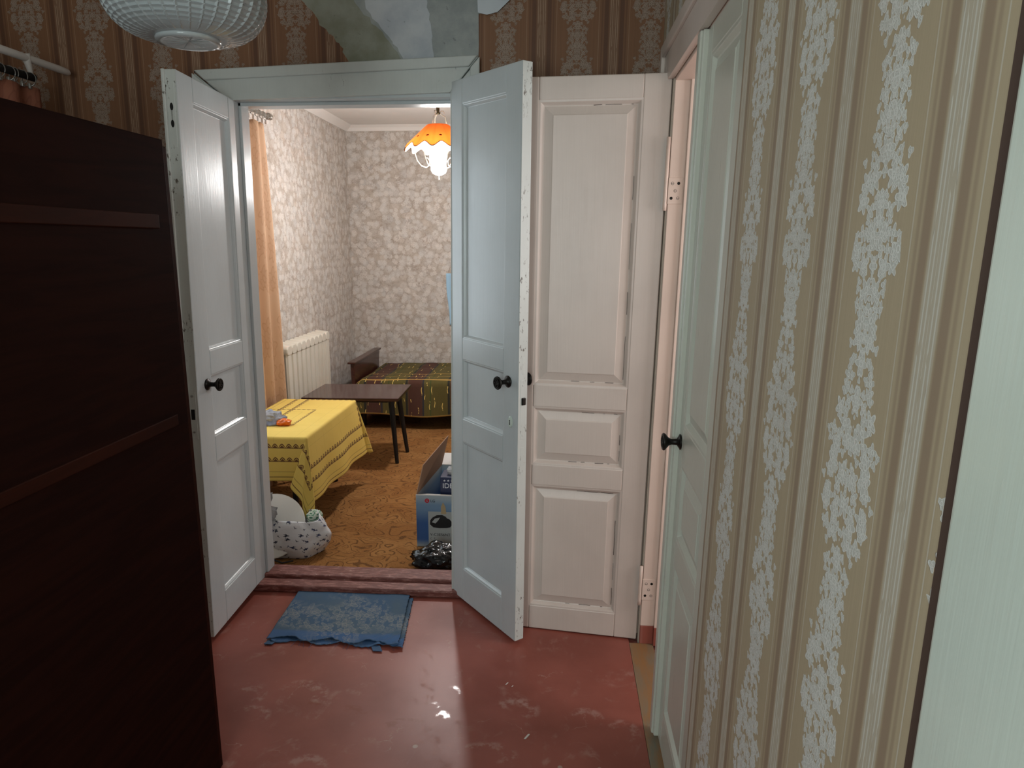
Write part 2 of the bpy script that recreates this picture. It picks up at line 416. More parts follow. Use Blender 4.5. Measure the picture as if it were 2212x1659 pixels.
def glass_shade():
    g = Gr('pressed_glass'); g.col(lin(226, 232, 234)); g.rough(.14)
    g.b.inputs['Transmission Weight'].default_value = .55; g.b.inputs['IOR'].default_value = 1.4
    x, y, z = g.pos(); g.bump(g.noise(g.xyz(x, y, z), 90, 2), .15, .002); return g.mat
M['glass_shade'] = glass_shade()
def emit(name, c, st):
    g = Gr(name); g.col(c); g.b.inputs['Emission Color'].default_value = c; g.b.inputs['Emission Strength'].default_value = st; return g.mat
M['globe'] = emit('lit_opal_glass', (1, .96, .9, 1), 14)
def shade_orange():
    g = Gr('orange_glass_shade'); s, t = g.uv()
    pet = g.abs(g.fr(s*12)-.5)
    f = g.fr(s*12)-.5
    dot = (g.m('SQRT', (f*f)*.16+(t-.36)*(t-.36)) < .045)
    c = g.mix(g.step(pet, .30, .5)*.35, lin(255, 182, 112), lin(246, 158, 92)); c = g.mix(dot, c, lin(110, 40, 16))
    c = g.mix(1-g.step(t, .015, .035), c, lin(60, 30, 20))
    g.col(c); g.rough(.3)
    tb = g.n('ShaderNodeBsdfTranslucent'); g.set(tb.inputs[0], c); mx = g.n('ShaderNodeMixShader'); mx.inputs[0].default_value = .68
    g.t.links.new(g.b.outputs[0], mx.inputs[1]); g.t.links.new(tb.outputs[0], mx.inputs[2]); g.t.links.new(mx.outputs[0], g.out.inputs[0])
    return g.mat
M['shade_orange'] = shade_orange()
def lining():
    g = Gr('opal_lining'); c = lin(252, 246, 236); g.col(c); g.rough(.4)
    tb = g.n('ShaderNodeBsdfTranslucent'); g.set(tb.inputs[0], c); mx = g.n('ShaderNodeMixShader'); mx.inputs[0].default_value = .7
    g.t.links.new(g.b.outputs[0], mx.inputs[1]); g.t.links.new(tb.outputs[0], mx.inputs[2]); g.t.links.new(mx.outputs[0], g.out.inputs[0])
    return g.mat
M['shade_inner'] = lining()
def pane():
    g = Gr('window_glass'); g.col((1, 1, 1, 1)); g.rough(.02); g.b.inputs['Transmission Weight'].default_value = 1; g.b.inputs['IOR'].default_value = 1.05; return g.mat
M['pane'] = pane()

# ------------------------------------------------------------------ mesh helpers
ORG = {}
def link(name, data, parent=None, org=None):
    o = bpy.data.objects.new(name, data); COL.objects.link(o)
    if parent is not None: o.parent = parent; ORG[o] = ORG[parent]
    else: ORG[o] = Vector(org) if org is not None else Vector((0, 0, 0)); o.location = ORG[o]
    return o
def tag(o, label, cat=None, group=None, kind=None):
    o['label'] = label
    if cat: o['category'] = cat
    if group: o['group'] = group
    if kind: o['kind'] = kind
    return o
def thing(name, org, label, cat=None, group=None, kind=None):
    return tag(link(name, None, None, org), label, cat, group, kind)
class MB:
    def __init__(s): s.v, s.f, s.uv = [], [], None
    def quad(s, a, b, c, d): i = len(s.v); s.v += [a, b, c, d]; s.f.append((i, i+1, i+2, i+3)); return s
    def hexa(s, p):
        """p: 8 points, bottom ring then top ring"""
        i = len(s.v); s.v += [Vector(q) for q in p]
        for f in ((0, 3, 2, 1), (4, 5, 6, 7), (0, 1, 5, 4), (1, 2, 6, 5), (2, 3, 7, 6), (3, 0, 4, 7)): s.f.append(tuple(i+k for k in f))
        return s
    def box(s, x0, x1, y0, y1, z0, z1, fn=None):
        p = [(x0, y0, z0), (x1, y0, z0), (x1, y1, z0), (x0, y1, z0), (x0, y0, z1), (x1, y0, z1), (x1, y1, z1), (x0, y1, z1)]
        return s.hexa([fn(*q) if fn else q for q in p])
    def prism(s, poly, fn, d0, d1):
        """polygon (a,b) extruded between depths, fn(a,b,d)->xyz"""
        n = len(poly); i = len(s.v)
        s.v += [Vector(fn(a, b, d0)) for a, b in poly]+[Vector(fn(a, b, d1)) for a, b in poly]
        for t in tessellate_polygon([[Vector((a, b, 0)) for a, b in poly]]):
            s.f.append(tuple(i+k for k in t)); s.f.append(tuple(i+n+k for k in reversed(t)))
        for k in range(n): s.f.append((i+k, i+(k+1) % n, i+n+(k+1) % n, i+n+k))
        return s
    def grid(s, nu, nv, fn, uvfn=None, wrap=False):
        i = len(s.v); s.uv = s.uv or {}
        for a in range(nu+1):
            for b in range(nv+1):
                s.v.append(Vector(fn(a/nu, b/nv)))
                if uvfn: s.uv[len(s.v)-1] = uvfn(a/nu, b/nv)
        for a in range(nu):
            for b in range(nv):
                k = i+a*(nv+1)+b; s.f.append((k, k+nv+1, k+nv+2, k+1))
        return s
    def tube(s, pts, r, seg=10, cap=True, close=False):
        pts = [Vector(p) for p in pts]; n = len(pts); rs = r if isinstance(r, (list, tuple)) else [r]*n
        i = len(s.v); up = Vector((.13, .21, 1)).normalized()
        for k, p in enumerate(pts):
            if close: d = pts[(k+1) % n]-pts[k-1]
            else: d = pts[min(k+1, n-1)]-pts[max(k-1, 0)]
            d.normalize(); a = d.cross(up)
            if a.length < .15: a = d.cross(Vector((1, .2, .1)))
            a.normalize(); b = d.cross(a)
            for q in range(seg): an = 2*PI*q/seg; s.v.append(p+(a*math.cos(an)+b*math.sin(an))*rs[k])
        m = n if close else n-1
        for k in range(m):
            for q in range(seg):
                k2 = (k+1) % n; s.f.append((i+k*seg+q, i+k2*seg+q, i+k2*seg+(q+1) % seg, i+k*seg+(q+1) % seg))
        if cap and not close:
            s.f.append(tuple(i+q for q in range(seg))); s.f.append(tuple(i+(n-1)*seg+q for q in reversed(range(seg))))
        return s
    def lathe(s, prof, org, axis=(0, 0, 1), seg=32, side=None, sx=1.0):
        """prof: (radius, height) list, along axis"""
        ax = Vector(axis).normalized(); a = Vector(side).normalized() if side else ax.orthogonal().normalized(); b = ax.cross(a)
        i = len(s.v); org = Vector(org)
        for r, h in prof:
            for q in range(seg): an = 2*PI*q/seg; s.v.append(org+ax*h+(a*math.cos(an)*sx+b*math.sin(an))*r)
        for k in range(len(prof)-1):
            for q in range(seg): s.f.append((i+k*seg+q, i+k*seg+(q+1) % seg, i+(k+1)*seg+(q+1) % seg, i+(k+1)*seg+q))
        if prof[0][0] > 1e-5: s.f.append(tuple(i+q for q in reversed(range(seg))))
        if prof[-1][0] > 1e-5: s.f.append(tuple(i+(len(prof)-1)*seg+q for q in range(seg)))
        return s
    def sphere(s, c, r, n=12, sc=(1, 1, 1)):
        c = Vector(c); return s.grid(2*n, n, lambda u, v: c+Vector((math.cos(2*PI*u)*math.sin(PI*v)*sc[0], math.sin(2*PI*u)*math.sin(PI*v)*sc[1], math.cos(PI*v)*sc[2]))*r)
    def build(s, name, mat, parent=None, smooth=False, bevel=0, seg=2, org=None, solid=0, merge=False, label=None, sub=0):
        if parent is None and org is None:
            vs = s.v; mn = [min(q[k] for q in vs) for k in range(3)]; mx_ = [max(q[k] for q in vs) for k in range(3)]
            org = ((mn[0]+mx_[0])/2, (mn[1]+mx_[1])/2, mn[2])
        me = bpy.data.meshes.new(name); O = ORG[parent] if parent is not None else Vector(org)
        me.from_pydata([Vector(q)-O for q in s.v], [], s.f)
        if s.uv:
            ul = me.uv_layers.new(name='UVMap')
            for lp in me.loops: ul.data[lp.index].uv = s.uv.get(lp.vertex_index, (0, 0))
        bm = bmesh.new(); bm.from_mesh(me)
        if merge: bmesh.ops.remove_doubles(bm, verts=bm.verts, dist=1e-5)
        if solid == 0: bmesh.ops.recalc_face_normals(bm, faces=bm.faces)
        bm.to_mesh(me); bm.free()
        if smooth:
            for p in me.polygons: p.use_smooth = True
        me.materials.append(mat if not isinstance(mat, str) else M[mat])
        o = link(name, me, parent, org if parent is None else None)
        if solid:
            md = o.modifiers.new('solid', 'SOLIDIFY'); md.thickness = solid; md.offset = 0
        if bevel:
            md = o.modifiers.new('bevel', 'BEVEL'); md.width = bevel; md.segments = seg; md.limit_method = 'ANGLE'; md.angle_limit = math.radians(40)
            md.harden_normals = False
        if sub:
            md = o.modifiers.new('sub', 'SUBSURF'); md.levels = sub; md.render_levels = sub
        if label: o['label'] = label
        return o
def box(name, mat, x0, x1, y0, y1, z0, z1, parent=None, bevel=0, fn=None, **k):
    return MB().box(x0, x1, y0, y1, z0, z1, fn).build(name, mat, parent, bevel=bevel, **k)
def text(name, body, size, o, xd, ud, mat, parent, depth=.0006):
    cu = bpy.data.curves.new(name, 'FONT'); cu.body = body; cu.size = size; cu.extrude = depth/2
    to = bpy.data.objects.new(name+'_tmp', cu); COL.objects.link(to)
    dg = bpy.context.evaluated_depsgraph_get(); me = bpy.data.meshes.new_from_object(to.evaluated_get(dg))
    bpy.data.objects.remove(to)
    xd = Vector(xd).normalized(); ud = Vector(ud).normalized(); n = xd.cross(ud); O = Vector(o)-ORG[parent]
    for v in me.vertices: v.co = O+xd*v.co.x+ud*v.co.y+n*v.co.z
    me.materials.clear(); me.materials.append(M[mat])
    return link(name, me, parent)
def blob(name, mat, c, r, amp, seed, parent=None, res=36, freq=2.2, flat=None, **k):
    c = Vector(c)
    def fn(u, v):
        d = Vector((math.cos(2*PI*u)*math.sin(PI*v), math.sin(2*PI*u)*math.sin(PI*v), math.cos(PI*v)))
        q = 1+amp*noise.noise(d*freq+Vector((seed, seed*2.1, -seed)))+amp*.5*noise.noise(d*freq*2.3+Vector((seed, 0, seed)))+amp*.28*noise.noise(d*freq*5.1+Vector((0, seed, seed)))
        p = c+Vector((d.x*r[0], d.y*r[1], d.z*r[2]))*q
        if flat is not None and p.z < flat: p.z = flat+(p.z-flat)*.04
        return p
    b = MB(); b.grid(res, res//2, fn, lambda u, v: (u*2*PI*max(r[0], r[1]), v*PI*max(r[2], .1)))
    return b.build(name, mat, parent, smooth=True, **k)
def rag(p, q, n, amp, rnd):
    """ragged line between p and q (2-D)"""
    out = []
    for i in range(n):
        t = i/n; out.append((p[0]+(q[0]-p[0])*t+(rnd.uniform(-amp, amp) if i else 0), p[1]+(q[1]-p[1])*t+(rnd.uniform(-amp, amp) if i else 0)))
    return out

YW, YB = 2.77, 2.90            # hall face and room face of the partition
ZH, ZR = 2.66, 2.515           # ceilings
XL, XR, YF = -1.90, 1.40, 6.30 # room
LE = .0135                     # the old frame leans
def fx(x, z): return x+LE*z
def wr(z): return .315+.021*z  # the leaning right wall of the hall

# ------------------------------------------------------------------ floors
tag(box('floor', 'floor', -2.3, .283, -1.6, YW+.02, -.012, 0), 'glossy red-brown painted hall floor with scuffs and footprints', kind='structure')
tag(box('floor', 'sill', -2.6, 2.4, -1.8, 6.6, -.08, -.006), 'older red painted floor boards under the coverings', kind='structure')
tag(box('threshold_board', 'threshold', .284, .372, -.4, 2.44, -.006, .001), 'worn yellowish wooden threshold strip at the side doorway', 'threshold', kind='structure')
tag(box('carpet', 'carpet', XL+.02, XR-.05, 2.905, 5.9, -.005, .006), 'orange-brown carpet with dark leafy pattern in the far room', 'carpet')
s = thing('trim_1', (-.88, 2.8, 0), 'worn red-brown stepped door sill between hall and far room', kind='structure')
box('sill_step', 'sill', -1.33, -.40, 2.728, 2.80, 0, .034, s, .008, seg=3)
box('sill_top', 'sill', -1.33, -.40, 2.80, 2.90, 0, .05, s, .008, seg=3)

# ------------------------------------------------------------------ far wall of the hall, with the doorway
OX0, OX1, OZ = -1.355, -.385, 2.09
wf = thing('wall_far', (-.9, YW, 0), 'hall wall with striped flower wallpaper coloured brown as in shade, torn to bare plaster above the double door', kind='structure')
f_ = lambda x, y, z: (fx(x, z), y, z)
m = MB()
m.box(-2.3, OX0, YW, YB-.02, -.01, ZH, f_); m.box(OX1, .36, YW, YB-.02, -.01, ZH, f_); m.box(OX0, OX1, YW, YB-.02, OZ, ZH, f_)
m.build('plaster', 'plaster_grey', wf)
rn = random.Random(3)
def sheet(poly, y, name, mat, par, th=.0012):
    return MB().prism(poly, lambda a, b, d: (a, d, b), y-th, y).build(name, mat, par)
tearL = rag((-.806, 2.150), (-.812, 2.175), 2, .004, rn)+rag((-.812, 2.175), (-.842, 2.232), 6, .006, rn)+rag((-.842, 2.232), (-.905, 2.298), 7, .007, rn)+rag((-.905, 2.298), (-.985, 2.394), 7, .007, rn)+rag((-.985, 2.394), (-1.07, ZH), 9, .012, rn)
sheet([(-2.3, 0), (-1.37, 0), (-1.37, 2.14)]+tearL+[(-1.07, ZH), (-2.3, ZH)], YW, 'wallpaper', 'paper_shaded', wf)
tearR = rag((-.06, ZH), (-.205, 2.380), 8, .01, rn)+rag((-.205, 2.380), (-.317, 2.333), 6, .006, rn)+rag((-.317, 2.333), (-.319, 2.150), 5, .002, rn)
sheet([(-.345, 0), (.372, 0), (.372, ZH)]+tearR+[(-.319, 2.15)], YW, 'wallpaper', 'paper_shaded', wf)
# layers of old plaster inside the tear
gl = rag((-.80, 2.16), (-.60, 2.17), 5, .004, rn)+rag((-.60, 2.17), (-.67, 2.26), 7, .006, rn)+rag((-.67, 2.26), (-.78, 2.38), 7, .008, rn)+rag((-.78, 2.38), (-.83, ZH), 6, .012, rn)
sheet(gl+[(-.83, ZH), (-1.10, ZH), (-.99, 2.385), (-.85, 2.225)], YW+.0006, 'plaster_patch', 'plaster_green', wf, .0012)
bl = rag((-.60, 2.175), (-.487, 2.185), 4, .004, rn)+rag((-.487, 2.185), (-.494, 2.28), 6, .005, rn)+rag((-.494, 2.28), (-.512, 2.40), 6, .006, rn)+rag((-.512, 2.40), (-.53, ZH), 6, .012, rn)+rag((-.80, ZH), (-.74, 2.36), 6, .01, rn)+rag((-.74, 2.36), (-.655, 2.26), 6, .006, rn)+rag((-.655, 2.26), (-.60, 2.175), 6, .005, rn)
sheet(bl, YW+.0002, 'plaster_patch', 'plaster_blue', wf, .0014)
# curled flap of torn paper
fl = [(-.318, 2.334), (-.285, 2.326), (-.245, 2.335), (-.20, 2.374), (-.17, 2.44), (-.24, 2.46), (-.32, 2.40)]
MB().prism(fl, lambda a, b, d: (a, d-.012-.10*max(0, b-2.33)*(.3+a+.32), b), YW-.001, YW).build('paper_flap', 'paper_back', wf)

cr0 = rag((-1.42, 2.150), (-.80, 2.170), 26, .004, rn)+[(-.80, 2.166), (-1.42, 2.144)]
MB().prism(cr0, lambda a, b, d: (a, d, b), YW-.004, YW).build('paint_crack', 'gap', wf)
# casing of the doorway (slightly out of level)
def casing(name, polys, y0, y1, lab, bead=None):
    t = thing(name, (polys[0][0], YW, polys[0][1]), lab, kind='structure')
    MB().prism(polys, lambda a, b, d: (a, d, b), y0, y1).build('casing_board', 'casing', t, bevel=.004)
    if bead: MB().prism(bead, lambda a, b, d: (a, d, b), y0-.012, y0+.002).build('bead', 'casing', t, bevel=.004)
casing('trim_2', [(-1.411, 2.146), (-.316, 2.182), (-.425, 2.058), (-1.285, 2.040)], YW-.02, YW, 'grey-white chipped lintel casing over the double door', [(-1.408, 2.149), (-.318, 2.185), (-.352, 2.146), (-1.37, 2.112)])
casing('trim_3', [(-1.414, 2.142), (-1.287, 2.036), (fx(-1.315, 0), .0), (fx(-1.435, 0), .0)], YW-.019, YW, 'grey-white left casing of the double door behind the open leaf', [(-1.418, 2.139), (-1.375, 2.105), (-1.402, .0), (-1.437, .0)])
casing('trim_4', [(-.313, 2.179), (-.344, .0), (-.452, .0), (-.423, 2.056)], YW-.019, YW, 'grey-white right casing of the double door behind the open leaf', [(-.311, 2.181), (-.342, .0), (-.375, .0), (-.347, 2.142)])
fr_ = thing('trim_5', (-.87, 2.82, 0), 'glossy white inner frame lining of the double doorway', kind='structure')
box('jamb', 'paint_blue', -1.36, -1.305, YW-.004, 2.885, .03, OZ, fr_, .003, f_)
box('jamb', 'paint_blue', -.452, -.38, YW-.004, 2.885, .03, OZ, fr_, .003, f_)
box('head_jamb', 'paint_blue', -1.36, -.38, YW-.004, 2.885, 2.043, OZ+.02, fr_, .003, f_)
box('door_stop', 'paint_blue', -1.305, -1.293, 2.815, 2.885, .05, 2.043, fr_, .002, f_)
box('door_stop', 'paint_blue', -1.305, -.452, 2.815, 2.885, 2.030, 2.043, fr_, .002, f_)

# ------------------------------------------------------------------ panelled door leaves
def lerp(a, b, t): return a+(b-a)*t
def knob(par, p, n, name='knob', size=1.0, sx=1.0, side=None):
    """mushroom pull on a rose: base p on the face, pointing along n"""
    s = size; t = MB()
    t.lathe([(.0, 0), (.021*s, 0), (.022*s, .003), (.017*s, .006), (.009*s, .011), (.008*s, .026), (.011*s, .033), (.019*s, .040), (.0235*s, .044), (.0245*s, .048), (.022*s, .051), (.019*s, .0495), (.0, .051)], p, n, 28, side)
    k = t.build(name, 'brass_dark', par, smooth=True, bevel=0)
    MB().lathe([(.0165*s, .0495), (.0165*s, .0525), (.0145*s, .0525), (.0145*s, .0495)], p, n, 24).build('ornament_ring', 'brass_dark', k)
    for i in range(5):
        a = 2*PI*i/5; nv = Vector(n).normalized(); e1 = nv.orthogonal().normalized(); e2 = nv.cross(e1)
        MB().sphere(Vector(p)+nv*.0505+(e1*math.cos(a)+e2*math.sin(a))*.009*s, .0034*s, 5).build('ornament_boss', 'brass_dark', k, smooth=True)
    return k
class Leaf:
    def __init__(s, name, B0, B1, T0, T1, nrm, T, label, mat, stiles, rails, style, edge=None):
        s.B0, s.B1, s.T0, s.T1 = map(Vector, (B0, B1, T0, T1)); s.n = Vector(nrm).normalized(); s.T = T
        s.W = (s.B1-s.B0).length; s.H = (s.T0-s.B0).length
        s.o = thing(name, tuple(s.B0), label, kind='structure')
        W, H = s.W, s.H; a, b = stiles
        def bx(nm, u0, u1, v0, v1, mt=mat): return MB().box(u0, u1, 0, T, v0, v1, lambda u, d, v: s.P(u, v, d)).build(nm, mt, s.o, bevel=.0035)
        bx('stile', 0, a, 0, H); bx('stile', W-b, W, 0, H, edge or mat)
        vs = [0]+[q for r in rails for q in r]+[H]
        for i in range(0, len(vs), 2): bx('rail', a, W-b, vs[i], vs[i+1])
        for i in range(1, len(vs)-1, 2):
            s.panel(a, W-b, vs[i], vs[i+1], style, mat)
    def P(s, u, v, d):
        u /= s.W; v /= s.H
        return lerp(lerp(s.B0, s.B1, u), lerp(s.T0, s.T1, u), v)+s.n*d
    def panel(s, u0, u1, v0, v1, style, mat):
        for side in (0, 1):
            m = MB(); rings = []
            for ins, d in style: rings.append((ins, d))
            k0 = len(m.v)
            for ins, d in rings:
                dd = d if side == 0 else s.T-d
                for (u, v) in ((u0+ins, v0+ins), (u1-ins, v0+ins), (u1-ins, v1-ins), (u0+ins, v1-ins)): m.v.append(s.P(u, v, dd))
            # flat panel core shared by both sides
            for r in range(len(rings)-1):
                for q in range(4): m.f.append((r*4+q, r*4+(q+1) % 4, r*4+4+(q+1) % 4, r*4+4+q))
            e = (len(rings)-1)*4; m.f.append((e, e+1, e+2, e+3))
            m.build('panel', mat, s.o, bevel=.0015)
FLAT = [(-.002, .003), (.004, .003), (.010, .010), (.012, .014), (.018, .014)]
FIELD = [(-.002, .001), (.006, .002), (.014, .012), (.018, .014), (.020, .013), (.046, .005), (.048, .003)]

dl = Leaf('door_1', (-1.297, 2.755, .042), (-1.303, 2.333, .020), (-1.265, 2.755, 2.043), (-1.260, 2.333, 2.057), (-1, .012, 0), .044,
          'left leaf of the white double door, swung open beside the dark wardrobe', 'paint_blue', (.052, .105), [(.132, .655), (.755, .985), (1.075, 1.921)], FLAT)
W_, n1 = dl.W, Vector((1, -.012, 0))
MB().box(W_-.0005, W_+.0008, .001, dl.T-.001, .002, dl.H-.002, lambda u, d, q: dl.P(u, q, d)).build('edge_face', 'paint_edge', dl.o)
knob(dl.o, dl.P(.352, .958, 0), n1)
knob(dl.o, dl.P(.352, .958, dl.T), -n1)
for v in (1.887, 1.835):   # flush bolt slots cut in the free edge
    MB().lathe([(0, 0), (.0055, 0), (.0062, .0015), (.0, .002)], dl.P(W_, v, .020), (0, -1, 0), 18, (0, 0, 1), 2.0).build('bolt_slot', 'black', dl.o)
MB().tube([dl.P(W_, 1.876, .020)+Vector((0, -.0015, 0)), dl.P(W_, 1.846, .020)+Vector((0, -.0015, 0))], .0022, 6).build('flush_bolt', 'steel', dl.o)
for v, hgt in ((.86, .17), (1.86, .20)):
    MB().box(W_-.0005, W_+.0015, .008, .034, v-hgt/2, v+hgt/2, lambda u, d, q: dl.P(u, q, d)).build('lock_plate', 'paint_edge', dl.o, bevel=.001)
MB().box(W_+.0012, W_+.0022, .014, .028, .845, .882, lambda u, d, q: dl.P(u, q, d)).build('strike_hole', 'black', dl.o)
for v in (.80, .93):
    MB().lathe([(0, 0), (.005, 0), (.0045, .0015), (0, .002)], dl.P(W_+.0015, v, .021), (0, -1, 0), 12).build('screw', 'steel', dl.o)
MB().box(W_, W_+.009, .036, .046, 0, dl.H, lambda u, d, q: dl.P(u, q, d)).build('edge_strip', 'paint_edge', dl.o, bevel=.002)

nr = Vector((.777, .629, 0))
dr = Leaf('door_2', (-.450, 2.760, .018), (-.154, 2.394, .015), (-.426, 2.760, 2.097), (-.132, 2.394, 2.082), tuple(nr), .040,
          'right leaf of the double door, bluish face with white chipped edge and keyhole', 'paint_blue', (.088, .094), [(.142, .697), (.795, 1.036), (1.122, 1.99)], FLAT)
MB().box(dr.W-.0005, dr.W+.0008, .001, dr.T-.001, .002, dr.H-.002, lambda u, d, q: dr.P(u, q, d)).build('edge_face', 'paint_edge', dr.o)
knob(dr.o, dr.P(.409, 1.005, 0), -nr)
knob(dr.o, dr.P(.409, 1.005, dr.T), nr)
ky = dr.P(.427, .859, 0)
e1 = Vector((.629, -.777, 0))
esc = MB().lathe([(0, 0), (.0125, 0), (.0125, .003), (.010, .0048), (0, .005)], ky, -nr, 24, (0, 0, 1), 1.7).build('keyhole_plate', 'paint_mint', dr.o, smooth=False)
MB().lathe([(0, 0), (.0028, 0), (.0028, .0012), (0, .0012)], ky-nr*.0046+Vector((0, 0, .005)), -nr, 14).build('keyhole', 'black', esc)
MB().hexa([ky-nr*.0046+e1*a+Vector((0, 0, b))-nr*d for d in (0, .0012) for a, b in ((-.0022, -.011), (.0022, -.011), (.0014, .004), (-.0014, .004))]).build('keyhole', 'black', esc)
lp = MB().box(dr.W-.0005, dr.W+.0016, .010, .033, .80, 1.02, lambda u, d, q: dr.P(u, q, d)).build('lock_plate', 'paint_edge', dr.o, bevel=.001)
MB().box(dr.W, dr.W+.008, .014, .030, .928, .955, lambda u, d, q: dr.P(u, q, d)).build('latch', 'brass_dark', lp, bevel=.003)
for v in (.815, 1.0): MB().lathe([(0, 0), (.004, 0), (.0035, .0012), (0, .0016)], dr.P(dr.W+.0016, v, .021), e1, 12).build('screw', 'paint_edge', lp)
for v0, v1 in ((.05, .13), (1.93, 2.06), (.70, .77), (1.04, 1.10)): MB().box(dr.W-.001, dr.W+.0012, .014, .027, v0, v1, lambda u, d, q: dr.P(u, q, d)).build('edge_mortise', 'paint_edge', dr.o, bevel=.001)

B0 = Vector((.311, 2.462, .004)); B1 = Vector((-.124, 2.520, .004)); T0 = Vector((.357, 2.462, 2.052)); T1 = Vector((-.099, 2.520, 2.058))
k = .488/(B1-B0).length
dp = Leaf('door_3', tuple(B0), tuple(lerp(B0, B1, k)), tuple(T0), tuple(lerp(T0, T1, k)), (.13, .99, 0), .040,
          'pinkish beige panelled leaf opened flat across the end of the hall', 'paint_pink', (.086, .066), [(.098, .596), (.677, .901), (.984, 1.972)], FIELD)
# paint cracked along the mouldings of the pink leaf
for v0, v1 in ((.098, .596), (.677, .901), (.984, 1.972)):
    for pa, pb in (((.086+.0175, v0+.03), (.086+.0175, v1-.09)), ((.086+.05, v0+.0165), (dp.W-.066-.12, v0+.0165)), ((.086+.03, v1-.0165), (.086+.17, v1-.0165))):
        a_ = rag(pa, pb, 22, .0008, rn); vert = abs(pa[0]-pb[0]) < 1e-6
        i = 0
        while i < 19:
            st_ = rn.choice((1, 2, 4)); (p0, p1) = a_[i], a_[min(i+st_, 21)]; i += st_+rn.choice((0, 0, 2, 5)); w_ = rn.uniform(.0003, .0010); dx, dy = (w_, 0) if vert else (0, w_)
            MB().prism([(p0[0]-dx, p0[1]-dy), (p1[0]-dx, p1[1]-dy), (p1[0]+dx, p1[1]+dy), (p0[0]+dx, p0[1]+dy)], lambda a, b, d: dp.P(a, b, d), .0118, .0150).build('paint_crack', 'gap', dp.o)
# green-white leaf, closed in the right wall
def rw(off, y, z): return Vector((wr(z)+off, y, z))
dg = Leaf('door_4', tuple(rw(.004, 1.502, .018)), tuple(rw(.004, 1.955, .018)), tuple(rw(.004, 1.502, 2.028)), tuple(rw(.004, 1.955, 2.028)), (1, 0, -.021), .040,
          'pale green-white closed leaf of the side door beside the tan wallpaper', 'paint_green', (.062, .100), [(.115, .592), (.672, .885), (.995, 1.94)], FIELD)
MB().box(dg.W-.052, dg.W+.012, -.014, .004, 0, dg.H, lambda u, d, q: dg.P(u, q, d)).build('astragal', 'paint_green', dg.o, bevel=.004)
MB().box(dg.W-.040, dg.W-.004, -.020, -.010, 0, dg.H, lambda u, d, q: dg.P(u, q, d)).build('astragal_bead', 'paint_green', dg.o, bevel=.004)
knob(dg.o, dg.P(dg.W-.072, .945, 0), (-1, 0, 0), size=1.0)
knob(dg.o, dg.P(dg.W-.072, .945, dg.T), (1, 0, 0), size=1.0)

# ------------------------------------------------------------------ right wall of the hall
wrt = thing('wall_right', (.33, 1.0, 0), 'hall wall with the same striped wallpaper coloured light tan as if lit, with pale flower bands beside the camera', kind='structure')
g_ = lambda o, y, z: (wr(z)+o, y, z)
DY0, DY1, DZ, TH = 1.50, 2.452, 2.035, .15
m = MB(); m.box(.0015, TH, -1.6, DY0, -.01, ZH, g_); m.box(.0015, TH, DY1, YW+.01, -.01, ZH, g_); m.box(.0015, TH, DY0, DY1, DZ, ZH, g_)
m.build('plaster', 'plain_wall', wrt)
PR = lambda a, b, d: (wr(b)+d, a, b)
edge = rag((DY0, 0), (DY0, DZ+.12), 34, .0018, rn)
MB().prism([(-1.6, 0)]+edge+[(DY0, DZ+.12), (2.60, DZ+.12), (2.60, 0), (YW, 0), (YW, ZH), (-1.6, ZH)], PR, 0, .0016).build('wallpaper', 'paper_lit', wrt)
t6 = thing('trim_6', (.33, 2.2, 0), 'grey-white casing around the side doorway at the end of the hall', kind='structure')
MB().prism([(1.40, 2.158), (2.585, 2.158), (2.455, 2.030), (1.40, 2.030)], PR, -.018, .002).build('casing_board', 'paint_pink', t6, bevel=.004)
MB().prism([(1.40, 2.160), (2.588, 2.160), (2.548, 2.118), (1.40, 2.118)], PR, -.030, -.016).build('bead', 'paint_pink', t6, bevel=.004)
MB().prism([(2.585, 2.158), (2.585, .02), (2.475, .02), (2.475, 2.05)], PR, -.018, .002).build('casing_board', 'paint_pink', t6, bevel=.004)
MB().prism([(2.588, 2.160), (2.588, .02), (2.552, .02), (2.552, 2.12)], PR, -.030, -.016).build('bead', 'paint_pink', t6, bevel=.004)
t7 = thing('trim_7', (.4, 2.46, 0), 'pink painted stepped jamb of the side doorway with red painted foot', kind='structure')
box('jamb', 'paint_jamb', .006, .056, 2.440, 2.475, .075, DZ, t7, .002, g_)
box('jamb_stop', 'paint_jamb', .056, .080, 2.426, 2.475, .075, DZ, t7, .002, g_)
box('jamb_inner', 'paint_jamb', .080, .15, 2.436, 2.475, .075, DZ, t7, .002, g_)
box('jamb_foot', 'floor', .006, .056, 2.439, 2.475, 0, .075, t7, .002, g_)
box('jamb_foot', 'floor', .056, .080, 2.425, 2.475, 0, .075, t7, .002, g_)
box('jamb_foot', 'floor', .080, .15, 2.435, 2.475, 0, .075, t7, .002, g_)
box('head_jamb', 'paint_jamb', .006, .15, DY0, 2.475, DZ-.012, DZ+.02, t7, .002, g_)
